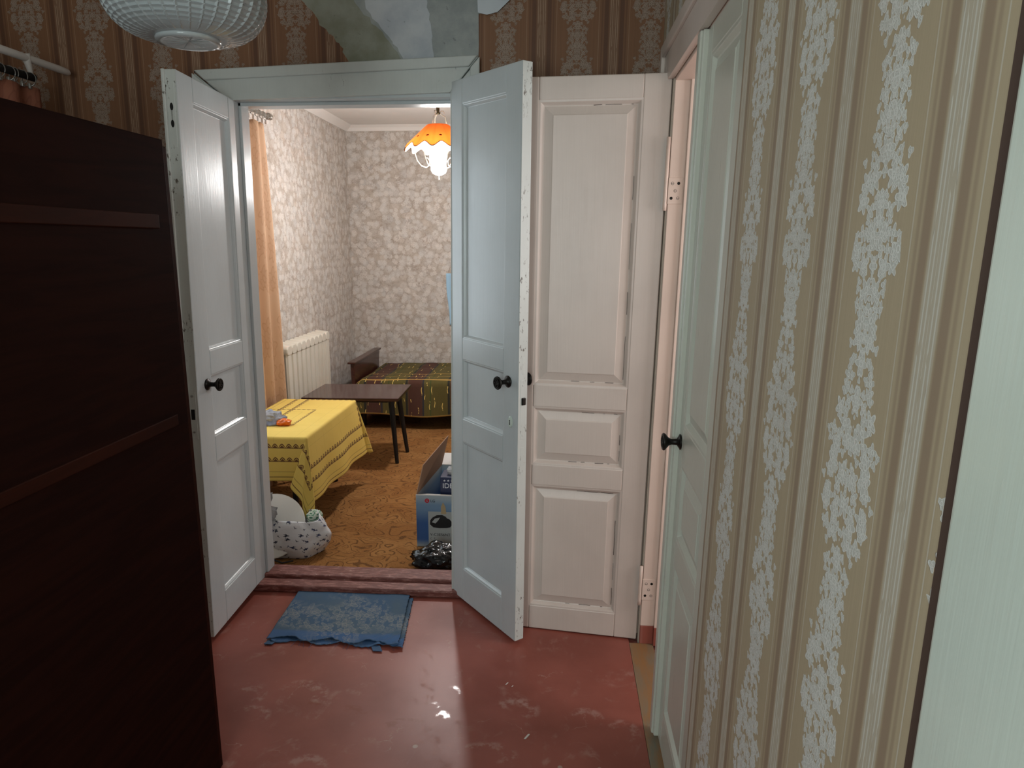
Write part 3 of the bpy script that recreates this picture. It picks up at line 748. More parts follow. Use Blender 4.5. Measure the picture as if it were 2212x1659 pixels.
# butt hinges, each leaf plate with its screws
for z, h in ((1.675, .085), (.225, .085)):
    hg = thing('hinge', (wr(z), 2.44, z), 'painted butt hinge with slotted screws, %s of the two on the pink jamb' % ('upper' if z > 1 else 'lower'), 'hinge')
    MB().box(.004, .052, 2.4375, 2.4405, z-h/2, z+h/2, g_).build('hinge_plate', 'paint_jamb', hg, bevel=.0015)
    MB().tube([g_(-.003, 2.444, z-h/2-.022), g_(-.003, 2.444, z-h/2), g_(-.003, 2.444, z+h/2+.0), g_(-.003, 2.444, z+h/2+.13 if z > 1 else z+h/2+.05)], .007, 10).build('hinge_barrel', 'paint_jamb', hg, smooth=True)
    for dx, dz in ((.018, .024), (.038, .024), (.028, 0), (.016, -.024), (.038, -.024)):
        c = g_(dx, 2.4375, z+dz); MB().lathe([(0, 0), (.0050, 0), (.0050, .0003), (0, .0003)], c, (0, -1, 0), 14).build('screw_recess', 'black', hg); sc = MB().lathe([(0, 0), (.0040, 0), (.0040, .0008), (0, .0014)], c, (0, -1, 0), 14).build('screw', 'brass_dark' if (dx, dz) in ((.038, .024), (.016, -.024)) else 'paint_jamb', hg)
        MB().box(c[0]-.0036, c[0]+.0036, c[1]-.0018, c[1]-.0010, c[2]-.0006, c[2]+.0006).build('slot', 'black', sc)
# bright door casing right beside the camera
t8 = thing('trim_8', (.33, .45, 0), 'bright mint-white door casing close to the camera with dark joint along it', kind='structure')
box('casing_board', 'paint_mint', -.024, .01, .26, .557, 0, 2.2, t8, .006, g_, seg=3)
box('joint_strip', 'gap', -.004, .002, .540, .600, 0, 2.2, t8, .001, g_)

# ------------------------------------------------------------------ rest of the shells
tag(box('wall_left', 'plain_wall', -2.42, -2.3, -1.6, YW, -.01, ZH), 'plain left wall of the hall behind the wardrobe', kind='structure')
m = MB(); m.box(-2.42, -1.28, -1.12, -1.0, -.01, ZH); m.box(-.28, .6, -1.12, -1.0, -.01, ZH); m.box(-1.28, -.28, -1.12, -1.0, -.01, .95); m.box(-1.28, -.28, -1.12, -1.0, 2.25, ZH)
tag(m.build('wall_back', 'plain_wall'), 'wall behind the camera with a window opening', kind='structure')
tag(box('ceiling', 'ceiling', -2.42, .6, -1.12, YB, ZH, ZH+.1), 'whitewashed hall ceiling', kind='structure')
def window(name, x0, x1, z0, z1, fn, lab):
    w = thing(name, fn(x0, 0, z0), lab, kind='structure')
    for a, b, c, d in ((x0, x1, z0, z0+.05), (x0, x1, z1-.05, z1), (x0, x0+.05, z0, z1), (x1-.05, x1, z0, z1), ((x0+x1)/2-.03, (x0+x1)/2+.03, z0, z1)):
        MB().box(a, b, -.025, .025, c, d, lambda p, q, r: fn(p, q, r)).build('window_frame', 'paint_mint', w, bevel=.004)
    for a, b in ((x0+.05, (x0+x1)/2-.03), ((x0+x1)/2+.03, x1-.05)):
        MB().box(a, b, -.002, .002, z0+.05, z1-.05, lambda p, q, r: fn(p, q, r)).build('pane', 'pane', w)
window('window_1', -1.28, -.28, .95, 2.25, lambda p, q, r: (p, -1.06+q, r), 'white two-pane window behind the camera')
# far room
m = MB(); m.box(XL-.14, XL, YB-.02, 3.0, -.01, ZR+.08); m.box(XL-.14, XL, 4.1, YF+.12, -.01, ZR+.08); m.box(XL-.14, XL, 3.0, 4.1, -.01, .85); m.box(XL-.14, XL, 3.0, 4.1, 2.12, ZR+.08)
tag(m.build('wall_room_left', 'room_paper'), 'far room left wall with rose wallpaper above the radiator', kind='structure')
tag(box('wall_room_back', 'room_paper', XL-.14, XR+.14, YF, YF+.12, -.01, ZR+.08), 'far room end wall with pale rose wallpaper behind the bed', kind='structure')
tag(box('wall_room_right', 'room_paper', XR, XR+.14, YB-.02, YF+.12, -.01, ZR+.08), 'far room right wall with rose wallpaper, hidden by the door', kind='structure')
m = MB(); m.box(XL-.14, OX0+.01, YB-.02, YB, -.01, ZR+.08, f_); m.box(OX1-.01, XR+.14, YB-.02, YB, -.01, ZR+.08, f_); m.box(OX0, OX1, YB-.02, YB, OZ, ZR+.08, f_)
tag(m.build('wall_room_front', 'room_paper'), 'room side of the doorway wall with rose wallpaper', kind='structure')
tag(box('ceiling', 'ceiling', XL-.14, XR+.14, YB, YF+.12, ZR, ZR+.1), 'white ceiling of the far room', kind='structure')
cr = thing('trim_9', (XL, YF, 2.465), 'white stepped cornice under the far room ceiling', kind='structure')
MB().prism([(YF, 2.465), (YF-.018, 2.465), (YF-.020, 2.494), (YF-.045, ZR), (YF, ZR)], lambda a, b, d: (d, a, b), XL, XR).build('cornice_strip', 'ceiling', cr)
MB().prism([(XL, 2.465), (XL+.010, 2.465), (XL+.06, ZR), (XL, ZR)], lambda a, b, d: (a, d, b), YB, YF-.02).build('cornice_strip', 'ceiling', cr)
window('window_2', 3.0, 4.1, .85, 2.12, lambda p, q, r: (XL-.07+q, p, r), 'white two-pane window of the far room behind the orange curtain')
box('baseboard_back', 'sill', XL, XR, YF-.018, YF, 0, .07, None, .004)['kind'] = 'structure'
bpy.data.objects['baseboard_back']['label'] = 'red-brown baseboard under the bed along the end wall'
# side room shell (seen only as light on the pink jamb)
m = MB(); m.box(2.1, 2.2, .7, 2.9, -.01, 1.0); m.box(2.1, 2.2, .7, 2.9, 2.1, ZH); m.box(2.1, 2.2, .7, 1.1, 1.0, 2.1); m.box(2.1, 2.2, 2.2, 2.9, 1.0, 2.1)
m.box(.52, 2.2, .6, .7, -.01, ZH); m.box(.40, 2.2, 2.78, 2.88, -.01, ZH); m.box(.52, 2.2, .6, 2.88, ZH, ZH+.08)
tag(m.build('wall_side_room', 'paint_jamb'), 'pinkish walls of the side room behind the side door', kind='structure')
window('window_3', 1.1, 2.2, 1.0, 2.1, lambda p, q, r: (2.15+q, p, r), 'white two-pane window of the side room')

# ------------------------------------------------------------------ wardrobe, left foreground
wd = thing('wardrobe', (-1.25, 1.2, 0), 'tall dark mahogany wardrobe filling the left foreground', 'wardrobe')
box('side_panel', 'wardrobe', -.985, -.960, .55, 1.690, .0, 1.745, wd, .003)
box('body', 'wardrobe', -1.52, -.986, .552, 1.688, .06, 1.72, wd, .003)
box('back_strip', 'wardrobe_reddish', -.992, -.967, 1.690, 1.716, .0, 1.732, wd, .003)
box('top_board', 'wardrobe', -1.53, -.962, .55, 1.688, 1.722, 1.744, wd, .003)
box('rail', 'wardrobe_reddish', -.962, -.9575, .55, 1.640, 1.535, 1.568, wd, .002)  # this and the next: thin reddish bands across the side panel
box('rail', 'wardrobe_reddish', -.962, -.9575, .55, 1.640, 1.050, 1.078, wd, .002)

# ------------------------------------------------------------------ pressed-glass ceiling shade
px, py, pz = -.838, 1.62, 1.939
pl = thing('pendant_lamp', (px, py, ZH-.0), 'round pressed-glass pendant shade with square facets hanging at top left', 'lamp')
prof = []
for i in range(61):
    t = i/60; r = .062+(.166-.062)*math.sin(t*PI*.5)**.8 if t < 1 else .166
    prof.append((r, .010+.086*(1-math.cos(t*PI*.5))**1.0))
for i in range(1, 41):
    t = i/40; prof.append((.166-(.166-.05)*(1-math.cos(t*PI*.5)), .096+.10*math.sin(t*PI*.5)))
NS = 36; seg = NS*8
def pr(u, v):
    k = v*(len(prof)-1); i = min(int(k), len(prof)-2); r = lerp(prof[i][0], prof[i+1][0], k-i); h = lerp(prof[i][1], prof[i+1][1], k-i)
    q = (u*NS) % 1; gm = max(0, 1-min(q, 1-q)/.13)
    w = (v*20) % 1; gr_ = max(0, 1-min(w, 1-w)/.14)
    r += .0048*max(gm, gr_) if v > .03 else 0
    a = 2*PI*u; return (px+r*math.cos(a), py+r*math.sin(a), pz+h)
MB().grid(seg, 160, pr).build('glass_shade', 'glass_shade', pl, smooth=False, merge=True, solid=.0035)
MB().lathe([(.0, .0035), (.050, .002), (.056, .0), (.066, .0), (.069, .005), (.066, .012), (.056, .0115), (.050, .007), (0, .009)], (px, py, pz), (0, 0, 1), 48).build('base_ring', 'glass_shade', pl, smooth=True)
for i in range(14):
    a = 2*PI*i/14; MB().tube([(px, py, pz+.0035), (px+.05*math.cos(a), py+.05*math.sin(a), pz+.0025)], .0012, 6).build('base_rib', 'glass_shade', pl)
MB().lathe([(0, .19), (.052, .19), (.055, .21), (.02, .235), (.012, .26), (0, .26)], (px, py, pz), (0, 0, 1), 28).build('holder', 'white_rod', pl, smooth=True)
MB().tube([(px, py, pz+.25), (px, py, ZH)], .004, 8).build('cord', 'white_rod', pl)

# ------------------------------------------------------------------ hall curtain rail at top left
rd = thing('curtain_rod', (-1.93, 2.4, 2.1), 'white tubular rail with rounded end at the dark top-left corner', 'curtain rod')
MB().tube([(-1.885, 1.5, 2.139), (-1.885, 2.66, 2.139), (-1.885, 2.70, 2.138), (-1.885, 2.714, 2.137)], [.0135, .0135, .0125, .006], 16).build('rail', 'white_rod', rd, smooth=True)
MB().tube([(-1.885, 2.49, 2.152), (-1.885, 2.498, 2.125), (-1.885, 2.505, 2.10), (-1.885, 2.508, 2.08)], [.016, .012, .009, .007], 12).build('bracket', 'white_rod', rd, smooth=True)
MB().tube([(-1.885, 1.5, 2.076), (-1.885, 2.52, 2.078)], .013, 12).build('lower_rod', 'black', rd, smooth=True)
hc = thing('hall_curtain', (-1.885, 2.2, 0), 'dusty pink curtain hung on rings behind the wardrobe', 'curtain')
for i, y in enumerate((2.36, 2.40, 2.425, 2.46, 2.495)):
    tl = .3*math.sin(i*2.1)
    MB().tube([(-1.885+.022*math.cos(a)*math.cos(tl), y+.022*math.cos(a)*math.sin(tl)*1.0+.004*math.sin(a), 2.068+.024*math.sin(a)) for a in [2*PI*q/24 for q in range(24)]], .0016, 6, close=True).build('ring', 'steel', hc, smooth=True)
    MB().box(-1.890, -1.880, y-.006, y+.006, 2.036, 2.056).build('clip', 'steel', hc, bevel=.002)
MB().grid(90, 40, lambda u, v: (-1.885+.022*math.sin(u*52)*(1-.5*v), 1.6+.915*u+.012*v, 2.046-1.9*(1-v) if v < .985 else 2.046-.006*abs(math.sin(u*26))), lambda u, v: (u*1.6, v*2)).build('cloth', 'hall_curtain', hc, smooth=True, solid=.002)

# ------------------------------------------------------------------ blue doormat cloth
A, B_, C_, D_ = Vector((-1.107, 2.362, 0)), Vector((-.592, 2.348, 0)), Vector((-.630, 2.722, 0)), Vector((-1.120, 2.722, 0))
def matfn(lift, sh, sd, fray):
    def f(u, v):
        p = lerp(lerp(A, B_, u), lerp(D_, C_, u), v)+Vector(sh)
        e = max(0, 1-v/.12)
        p.y += -.012*e*math.sin(u*19+sd)*fray-.006*e*noise.noise(Vector((u*38, sd, 0)))
        p.x += .007*max(0, 1-(1-u)/.05)*noise.noise(Vector((v*45, sd, 3)))
        z = lift+.003*noise.noise(Vector((u*5, v*5, sd)))+.007*e*max(0, math.sin(u*23+1+sd))**3+.004*max(0, 1-(1-u)/.06)*abs(noise.noise(Vector((v*26, sd, 9))))
        wr_ = max(0, u-.72)*max(0, .4-v)*8
        z += .010*wr_*abs(math.sin((u-v*.8)*34))
        p.z = z+.003; return p
    return f
dm = thing('doormat', (-.87, 2.54, 0), 'folded blue jacquard cloth with frayed edges lying as a doormat before the sill', 'doormat')
MB().grid(110, 80, matfn(.010, (0, 0, 0), 2.0, 1), lambda u, v: (u*.5, v*.37)).build('top_layer', 'mat_blue', dm, smooth=True, solid=.0025)
MB().grid(110, 80, matfn(.002, (.018, -.010, 0), 7.0, .8), lambda u, v: (u*.5, v*.37)).build('bottom_layer', 'mat_blue', dm, smooth=True, solid=.0025)
for i, (a, b, w_) in enumerate((((-1.085, 2.345), (-1.075, 2.325), .016), ((-.675, 2.335), (-.690, 2.310), .018))):
    MB().box(a[0]-w_, a[0]+w_, b[1], a[1]+.01, .004, .007, lambda x, y, z: (x+(a[1]-y)*(.5 if i else -.3), y, z)).build('torn_strip', 'mat_blue', dm, bevel=.001)
for i in range(16):
    u = rn.uniform(0, 1); q = lerp(A, B_, u); l = rn.uniform(.015, .04); dx = rn.uniform(-.02, .02)
    MB().tube([(q.x, q.y-.003, .006), (q.x+dx*.5, q.y-l*.5, .003), (q.x+dx, q.y-l, .002)], .0005, 4).build('thread', 'mat_blue', dm)
# crumbs on the floor
for i, (x, y, s_, lab) in enumerate(((-.165, 2.155, .006, 'tiny white crumb in front of the door leaves'), (-.145, 2.142, .004, 'smaller white crumb beside another before the doors'), (-.083, 1.895, .011, 'pale matchstick-like splinter lying on the red floor'))):
    o = MB().box(x-s_*.3, x+s_*.3, y-s_, y+s_, 0, .003, lambda a, b, c: (a+(b-y)*.55, b, c)).build('floor_crumb', 'card_edge', None, bevel=.001); tag(o, lab, 'crumb')

# ------------------------------------------------------------------ far room: chandelier
lx, ly = -.790, 4.60
ch = thing('chandelier', (lx, ly, ZR), 'lit orange scalloped chandelier with white scroll arms hanging in the far room', 'chandelier')
def lampfn(rt, rb, zt, zb, n, amp):
    def f(u, v):
        a = 2*PI*u; w = .5-.5*math.cos(a*n)
        r = lerp(rt, rb, v)*(1+.05*v*math.cos(a*n)); z = lerp(zt, zb, v**1.12)+amp*v**2*w
        return (lx+r*math.cos(a), ly+r*math.sin(a), z)
    return f
MB().grid(144, 20, lampfn(.068, .212, 2.238, 2.085, 12, .032), lambda u, v: (u, 1-v)).build('shade', 'shade_orange', ch, smooth=True, merge=False, solid=.002)
MB().grid(144, 20, lampfn(.060, .206, 2.230, 2.078, 12, .032), lambda u, v: (u, 1-v)).build('shade_lining', 'shade_inner', ch, smooth=True, solid=.0015)
MB().lathe([(.0, 2.120), (.030, 2.112), (.048, 2.085), (.054, 2.050), (.052, 2.020), (.044, 2.003), (.050, 1.985), (.052, 1.968), (.042, 1.946), (.020, 1.934), (.0, 1.931)], (lx, ly, 0), (0, 0, 1), 40).build('opal_globe', 'globe', ch, smooth=True)
MB().tube([(lx, ly, 1.934), (lx+.002, ly, 1.908)], .002, 6).build('pull', 'white_iron', ch)
for i in range(6):
    a = 2*PI*i/6+.05; c_, s_ = math.cos(a), math.sin(a)
    pts = [(.150, 2.100), (.150, 2.060), (.138, 2.022), (.112, 1.992), (.080, 1.982), (.062, 1.996), (.058, 2.020), (.070, 2.038), (.090, 2.040)]
    MB().tube([(lx+r*c_, ly+r*s_, z) for r, z in pts], .0032, 8).build('scroll_arm', 'white_iron', ch, smooth=True)
for i in range(3):
    a = 2*PI*i/3+PI*.02; c_, s_ = math.cos(a), math.sin(a)
    pts = [(.058, 2.238), (.050, 2.262), (.048, 2.285), (.030, 2.296), (.012, 2.310), (.020, 2.322), (.034, 2.322), (.040, 2.306)]
    MB().tube([(lx+r*c_, ly+r*s_, z) for r, z in pts], .0036, 8).build('frame_rod', 'white_iron', ch, smooth=True)
MB().lathe([(0, 2.302), (.014, 2.304), (.016, 2.310), (.010, 2.318), (.011, 2.345), (.006, 2.352), (0, 2.352)], (lx, ly, 0), (0, 0, 1), 16).build('neck', 'chain', ch, smooth=True)
for i in range(8):
    z = 2.358+i*.020
    MB().tube([(lx+(.005*math.cos(a) if i % 2 else 0), ly+(0 if i % 2 else .005*math.cos(a)), z+.011*math.sin(a)) for a in [2*PI*q/14 for q in range(14)]], .0018, 6, close=True).build('chain_link', 'chain', ch, smooth=True)
l = bpy.data.lights.new('chandelier_bulb', 'POINT'); l.energy = 51; l.color = (1.0, .97, .95); l.shadow_soft_size = .05
lo = bpy.data.objects.new('chandelier_bulb', l); COL.objects.link(lo); lo.location = (lx, ly, 1.885)

# ------------------------------------------------------------------ far room: curtain, rod, radiator
cr = thing('curtain_rod', (-1.8, 3.7, 2.245), 'grey metal curtain rod with finial over the far room window', 'curtain rod')
MB().tube([(-1.76, 2.95, 2.247), (-1.76, 4.27, 2.247)], .013, 14).build('rod', 'rod_grey', cr, smooth=True)
MB().lathe([(.013, 0), (.02, .004), (.021, .014), (.012, .02), (.018, .028), (.019, .036), (.008, .044), (0, .046)], (-1.76, 4.27, 2.247), (0, 1, 0), 18).build('finial', 'rod_grey', cr, smooth=True)
MB().tube([(-1.76, 4.09, 2.247), (-1.82, 4.09, 2.262), (-1.90, 4.09, 2.262)], [.012, .009, .009], 10).build('bracket', 'rod_grey', cr)
cu = thing('window_curtain', (-1.8, 4.2, 0), 'orange damask curtain gathered on rings at the far room window', 'curtain')
def curt(u, v):
    y0, y1 = lerp(3.77, 3.88, v), lerp(4.335, 4.27, v**3)
    y = lerp(y0, y1, u); f = lerp(1.0, .55, v)
    x = -1.778+.026*f*math.sin(u*24.0+.6*math.sin(v*3))+.010*math.sin(u*9+v*2)
    z = lerp(.04, 2.200, v)-(.012*abs(math.sin(u*12.0)) if v > .97 else 0)
    return (x, y, z)
MB().grid(120, 60, curt, lambda u, v: (u*.9, v*2.15)).build('cloth', 'curtain', cu, smooth=True, solid=.002)
for i, y in enumerate((3.95, 4.01, 4.07, 4.13, 4.19, 4.24)):
    MB().tube([(-1.76+.020*math.cos(a), y+.003*math.cos(a*1.0+i), 2.240+.020*math.sin(a)) for a in [2*PI*q/20 for q in range(20)]], .002, 6, close=True).build('ring', 'steel', cu, smooth=True)
    MB().box(-1.766, -1.754, y-.007, y+.007, 2.196, 2.222).build('clip', 'white_rod', cu, bevel=.002)
ra = thing('radiator', (-1.84, 4.85, .0), 'cream cast-iron sectional radiator under the rose wallpaper', 'radiator')
for i in range(10):
    y0 = 4.425+i*.0855; y1 = y0+.0855; ym = (y0+y1)/2
    m = MB()
    m.hexa([(-1.795, y0+.015, .27), (-1.795, y1-.015, .27), (-1.812, y1-.006, .27), (-1.812, y0+.006, .27), (-1.795, y0+.015, .80), (-1.795, y1-.015, .80), (-1.812, y1-.006, .80), (-1.812, y0+.006, .80)])
    m.box(-1.812, -1.808, y0+.006, y1-.006, .27, .80); m.box(-1.862, -1.812, ym-.012, ym+.012, .28, .80); m.box(-1.885, -1.862, y0+.008, y1-.008, .27, .80)
    sec = m.build('section', 'radiator', ra, bevel=.006)
    MB().prism([(y0+.006, .785), (y1-.006, .785), (y1+.001, .806), (y1+.001, .828), (y1-.016, .846), (y0+.016, .846), (y0-.001, .828), (y0-.001, .806)], lambda a, b, d: (d, a, b-max(0, (d+1.83))*.35), -1.886, -1.791).build('header', 'radiator', sec, bevel=.009, seg=3)
    MB().prism([(y0+.006, .285), (y1-.006, .285), (y1+.001, .264), (y1+.001, .244), (y1-.016, .226), (y0+.016, .226), (y0-.001, .244), (y0-.001, .264)], lambda a, b, d: (d, a, b), -1.886, -1.793).build('header', 'radiator', sec, bevel=.008)
MB().tube([(-1.84, 4.43, .82), (-1.84, 4.34, .82), (-1.86, 4.31, .82), (-1.868, 4.30, .80), (-1.868, 4.30, .0075)], .013, 10).build('pipe', 'radiator', ra, smooth=True)
for y in (4.60, 5.10): MB().box(-1.899, -1.86, y-.008, y+.008, .77, .79).build('bracket', 'radiator', ra)
for y in (4.51, 5.20): MB().tube([(-1.84, y, .235), (-1.84, y, .0075)], .012, 8).build('foot', 'radiator', ra)

# ------------------------------------------------------------------ bed and blanket
bd = thing('bed', (-1.0, 5.85, 0), 'low wooden bed with dark headboard standing against the end wall', 'bed')
HB = [(-1.690, -1.660)]
MB().prism([(5.47, .06), (6.21, .06), (6.235, .545), (5.445, .545)], lambda a, b, d: (d, a, b), -1.690, -1.660).build('headboard', 'bed_wood', bd, bevel=.004)
box('headboard_cap', 'bed_wood', -1.708, -1.645, 5.425, 6.255, .545, .560, bd, .003)
box('frame', 'bed_wood', -1.66, .25, 5.50, 6.22, .17, .28, bd, .005)
box('mattress', 'wardrobe_reddish', -1.655, .25, 5.46, 6.23, .282, .400, bd, .03, seg=4)
for x, y in ((-1.63, 5.56), (-1.63, 6.16), (.20, 5.56), (.20, 6.16)):
    MB().lathe([(.020, 0), (.028, .17), (0, .17)], (x, y, .0065), (0, 0, 1), 14).build('leg', 'black_leg', bd)
def bk(u, v):
    x = lerp(-1.658, .26, u)
    L = v*1.12; top = .414+.010*noise.noise(Vector((x*3, v*4, 1)))+.012*math.sin(u*3.0)
    if L < .27:      # front drop
        k = 1-L/.27; y = 5.435-.012*k+.010*math.sin(x*13)*k; z = lerp(.382, .128+.012*math.sin(x*7), k)
    elif L < .36:    # rounded shoulder
        a = (L-.27)/.09*PI*.5; y = 5.435+.05*(1-math.cos(a)); z = .372+.050*math.sin(a)+(top-.422)*math.sin(a)
    else:
        y = 5.485+(L-.36)/.76*.755; z = top+.006*noise.noise(Vector((x*9, y*9, 0)))
    if u < .03:
        e = 1-u/.03; z -= .030*e*(1 if L > .3 else .3); x += .01*e
    return (x, y, z)
bl = MB().grid(160, 90, bk, lambda u, v: (u*1.9, v*1.12)); tag(bl.build('blanket', 'blanket', None, smooth=True, solid=.006), 'olive and brown striped blanket with yellow threads spread on the bed', 'blanket')

# ------------------------------------------------------------------ coffee table
ct = thing('coffee_table', (-1.40, 4.68, 0), 'dark polished coffee table on black tapered legs before the bed', 'table')
tp = [(-1.722, 4.430), (-1.068, 4.448), (-1.083, 4.930), (-1.718, 4.900)]
MB().prism(tp, lambda a, b, d: (a, b, d), .468, .490).build('table_top', 'table_veneer', ct, bevel=.003)
MB().prism([(-1.66, 4.52), (-1.16, 4.535), (-1.17, 4.83), (-1.655, 4.81)], lambda a, b, d: (a, b, d), .440, .468).build('apron', 'black_leg', ct, bevel=.003)
for x, y, fx_, fy in ((-1.145, 4.57, -1.112, 4.548), (-1.150, 4.795, -1.098, 4.815), (-1.63, 4.56, -1.675, 4.54), (-1.63, 4.77, -1.675, 4.80)):
    MB().tube([(fx_, fy, .0095), (x, y, .455)], [.013, .021], 12).build('leg', 'black_leg', ct, smooth=False)

# ------------------------------------------------------------------ small table under the yellow cloth
TX0, TX1, TY0, TY1, TZ = -1.715, -1.268, 3.288, 4.128, .548
st = thing('side_table', (-1.5, 3.7, 0), 'small dark table hidden under the yellow cloth', 'table')
box('table_top', 'table_veneer', TX0+.004, TX1-.006, TY0+.006, TY1-.006, .522, .545, st, .003)
for x, y in ((TX0+.06, TY0+.08), (TX1-.10, TY0+.08), (TX0+.06, TY1+.04), (TX1-.15, TY1+.03)):
    yy = min(y, TY1-.06)
    MB().tube([(x, y, .0095), (x, yy, .524)], [.013, .02], 12).build('leg', 'black_leg', st)
OVX0, OVX1, OVY0, OVY1 = .02, .345, .235, .18
S0, S1, T0_, T1_ = TX0-OVX0, TX1+OVX1, TY0-OVY0, TY1+OVY1
def drape(u, v):
    s_, t_ = lerp(S0, S1, u), lerp(T0_, T1_, v)
    cx_, cy_ = min(max(s_, TX0), TX1), min(max(t_, TY0), TY1)
    ox, oy = s_-cx_, t_-cy_; L = math.hypot(ox, oy)
    if L < 1e-6: return (s_, t_, TZ+.0015*noise.noise(Vector((s_*9, t_*9, 0))))
    R = .012; n_ = Vector((ox, oy, 0))/L
    diag = min(abs(ox), abs(oy))/max(abs(ox), abs(oy), 1e-6)
    a = min(L/R, PI/2); out = R*math.sin(a); dn = R*(1-math.cos(a)); rest = max(0, L-R*PI/2)
    fold = .008*math.sin((t_ if abs(ox) > abs(oy) else s_)*17+(1 if abs(ox) > abs(oy) else 2.2))*(rest/.3)**1.3*(1-diag)
    tilt = .05+.22*diag*(1-diag)*2
    if ox > 0 and abs(ox) > abs(oy): tilt += .10*(t_-TY0)/(TY1-TY0)
    pleat = .035*math.sin(math.atan2(abs(oy), abs(ox))*9.0)*(rest/.35)*min(1, diag*3)
    tilt = tilt+0*pleat
    out += max(rest*tilt+fold+max(pleat if 'pleat' in dir() else 0, -.01), .0); dn += rest*math.sqrt(max(.2, 1-tilt*tilt))
    p = Vector((cx_, cy_, TZ-dn))+n_*out
    if ox > 0 and oy < 0:   # the free corner folds forward and hangs to a point
        ph = math.atan2(-oy, ox); K = ((0, .055, .0), (.35, .10, -.12), (.75, -.04, -.22), (1.08, -.30, -.20), (1.32, -.16, -.09), (PI/2, 0, -.055))
        for k in range(5):
            if ph <= K[k+1][0]+1e-9:
                w = (ph-K[k][0])/(K[k+1][0]-K[k][0]); w = w*w*(3-2*w)
                hx, hy = lerp(K[k][1], K[k+1][1], w), lerp(K[k][2], K[k+1][2], w); break
        o0 = R*math.sin(a); d0 = R*(1-math.cos(a))
        return Vector((cx_+n_.x*o0+hx*rest, cy_+n_.y*o0+hy*rest, TZ-d0-rest*math.sqrt(1-hx*hx-hy*hy)))
    if diag > .1:   # sharp folded corner swings towards the front
        p.x -= .10*diag*rest
    p.x = max(p.x, XL+.16) if p.z < .9 else p.x
    return p
M['cloth_yellow'] = cloth_yellow(S0, S1, T0_, T1_, (S0-1, -1.412, 3.50, 3.862))
MBc = MB().grid(150, 190, drape, lambda u, v: (lerp(S0, S1, u), lerp(T0_, T1_, v)))
tag(MBc.build('tablecloth', 'cloth_yellow', None, smooth=True, solid=.0015), 'yellow embroidered tablecloth with brown scalloped borders hanging to a point', 'tablecloth')
pk = blob('plastic_bag', 'blue_bag', (-1.545, 3.535, .578), (.070, .060, .034), .45, 3.3, res=44, flat=.5505); tag(pk, 'crumpled bluish transparent plastic bag lying on the yellow tablecloth', 'plastic bag')
op = blob('orange_packet', 'orange_packet', (-1.462, 3.500, .566), (.040, .032, .020), .35, 8.1, res=36, flat=.5505, freq=1.6); tag(op, 'small orange wrapped packet on the yellow tablecloth beside the bag', 'packet')

# ------------------------------------------------------------------ heap by the left jamb
sk = thing('cloth_sack', (-1.29, 3.13, 0), 'white cotton sack with small blue flowers slumped behind the left jamb', 'sack')
def sackfn(u, v):
    a = 2*PI*u; z = v
    r = (.62+.38*math.sin(PI*min(1, .15+v*.72)))*(1+.07*math.sin(a*5+v*3)+.05*noise.noise(Vector((math.cos(a)*3, math.sin(a)*3, v*5))))
    zz = .006+.185*v+.010*math.sin(a*3)*v
    return (-1.30+.175*r*math.cos(a), 3.135+.118*r*math.sin(a), max(.006, zz))
MB().grid(72, 28, sackfn, lambda u, v: (u*.9, v*.24)).build('bag_cloth', 'sack', sk, smooth=True, solid=.003, merge=False)
MB().tube([(-1.36, 2.99, .03), (-1.30, 2.985, .012), (-1.25, 2.995, .02)], .004, 6).build('cord', 'ink_black', sk)
ax = Vector((.10, -.78, .62)).normalized()
bw = thing('white_basin', (-1.405, 3.13, .02), 'white enamel basin leaning in the flowered sack', 'basin')
MB().lathe([(.0, -.062), (.07, -.060), (.105, -.045), (.130, -.015), (.150, .012), (.160, .016), (.161, .020), (.150, .019), (.127, -.010), (.102, -.039), (.07, -.054), (0, -.056)], (-1.395, 3.115, .135), ax, 48).build('bowl', 'white_plastic', bw, smooth=True)
MB().lathe([(.159, .014), (.164, .017), (.164, .021), (.159, .023)], (-1.395, 3.115, .135), ax, 48).build('rim', 'white_plastic', bw, smooth=True)
cb = blob('clear_plastic_bag', 'clear_bag', (-1.445, 3.055, .235), (.085, .050, .105), .5, 5.7, res=48); tag(cb, 'crumpled clear plastic bag stuffed into the white basin', 'plastic bag')
sc = blob('patterned_cloth', 'swirl', (-1.200, 3.175, .165), (.040, .035, .038), .3, 2.2, res=30); tag(sc, 'scrap of green swirl-patterned cloth poking out of the sack', 'cloth')

# ------------------------------------------------------------------ cardboard box
bxo = thing('cardboard_box', (-.45, 3.45, 0), 'open blue printed vacuum cleaner carton with raised flaps', 'box')
BX = [Vector((-.700, 3.225, .007)), Vector((-.290, 3.215, .007)), Vector((-.250, 3.70, .007)), Vector((-.655, 3.71, .007))]; BH = .272
def wallp(i, j, t=.004, mt='box_print', nm='side'):
    a, b = BX[i], BX[j]; c = (BX[0]+BX[1]+BX[2]+BX[3])/4; d = (b-a).normalized(); n_ = Vector((-d.y, d.x, 0)); n_ = n_ if (c-a).dot(n_) > 0 else -n_
    m = MB().hexa([a, b, b+n_*t, a+n_*t]+[q+Vector((0, 0, BH)) for q in (a, b, b+n_*t, a+n_*t)])
    return m.build(nm, mt, bxo)
for i in range(4): wallp(i, (i+1) % 4)
MB().prism([(q.x, q.y) for q in BX], lambda a, b, d: (a, b, d), .007, .010).build('bottom', 'card_in', bxo)
Zt = Vector((0, 0, BH))
def flap(pts, nm='flap', mt='card_in'):
    pts = [Vector(p) for p in pts]; n_ = (pts[1]-pts[0]).cross(pts[3]-pts[0]).normalized()*.004
    fo = MB().hexa(pts+[p+n_ for p in pts]).build(nm, mt, bxo); return fo
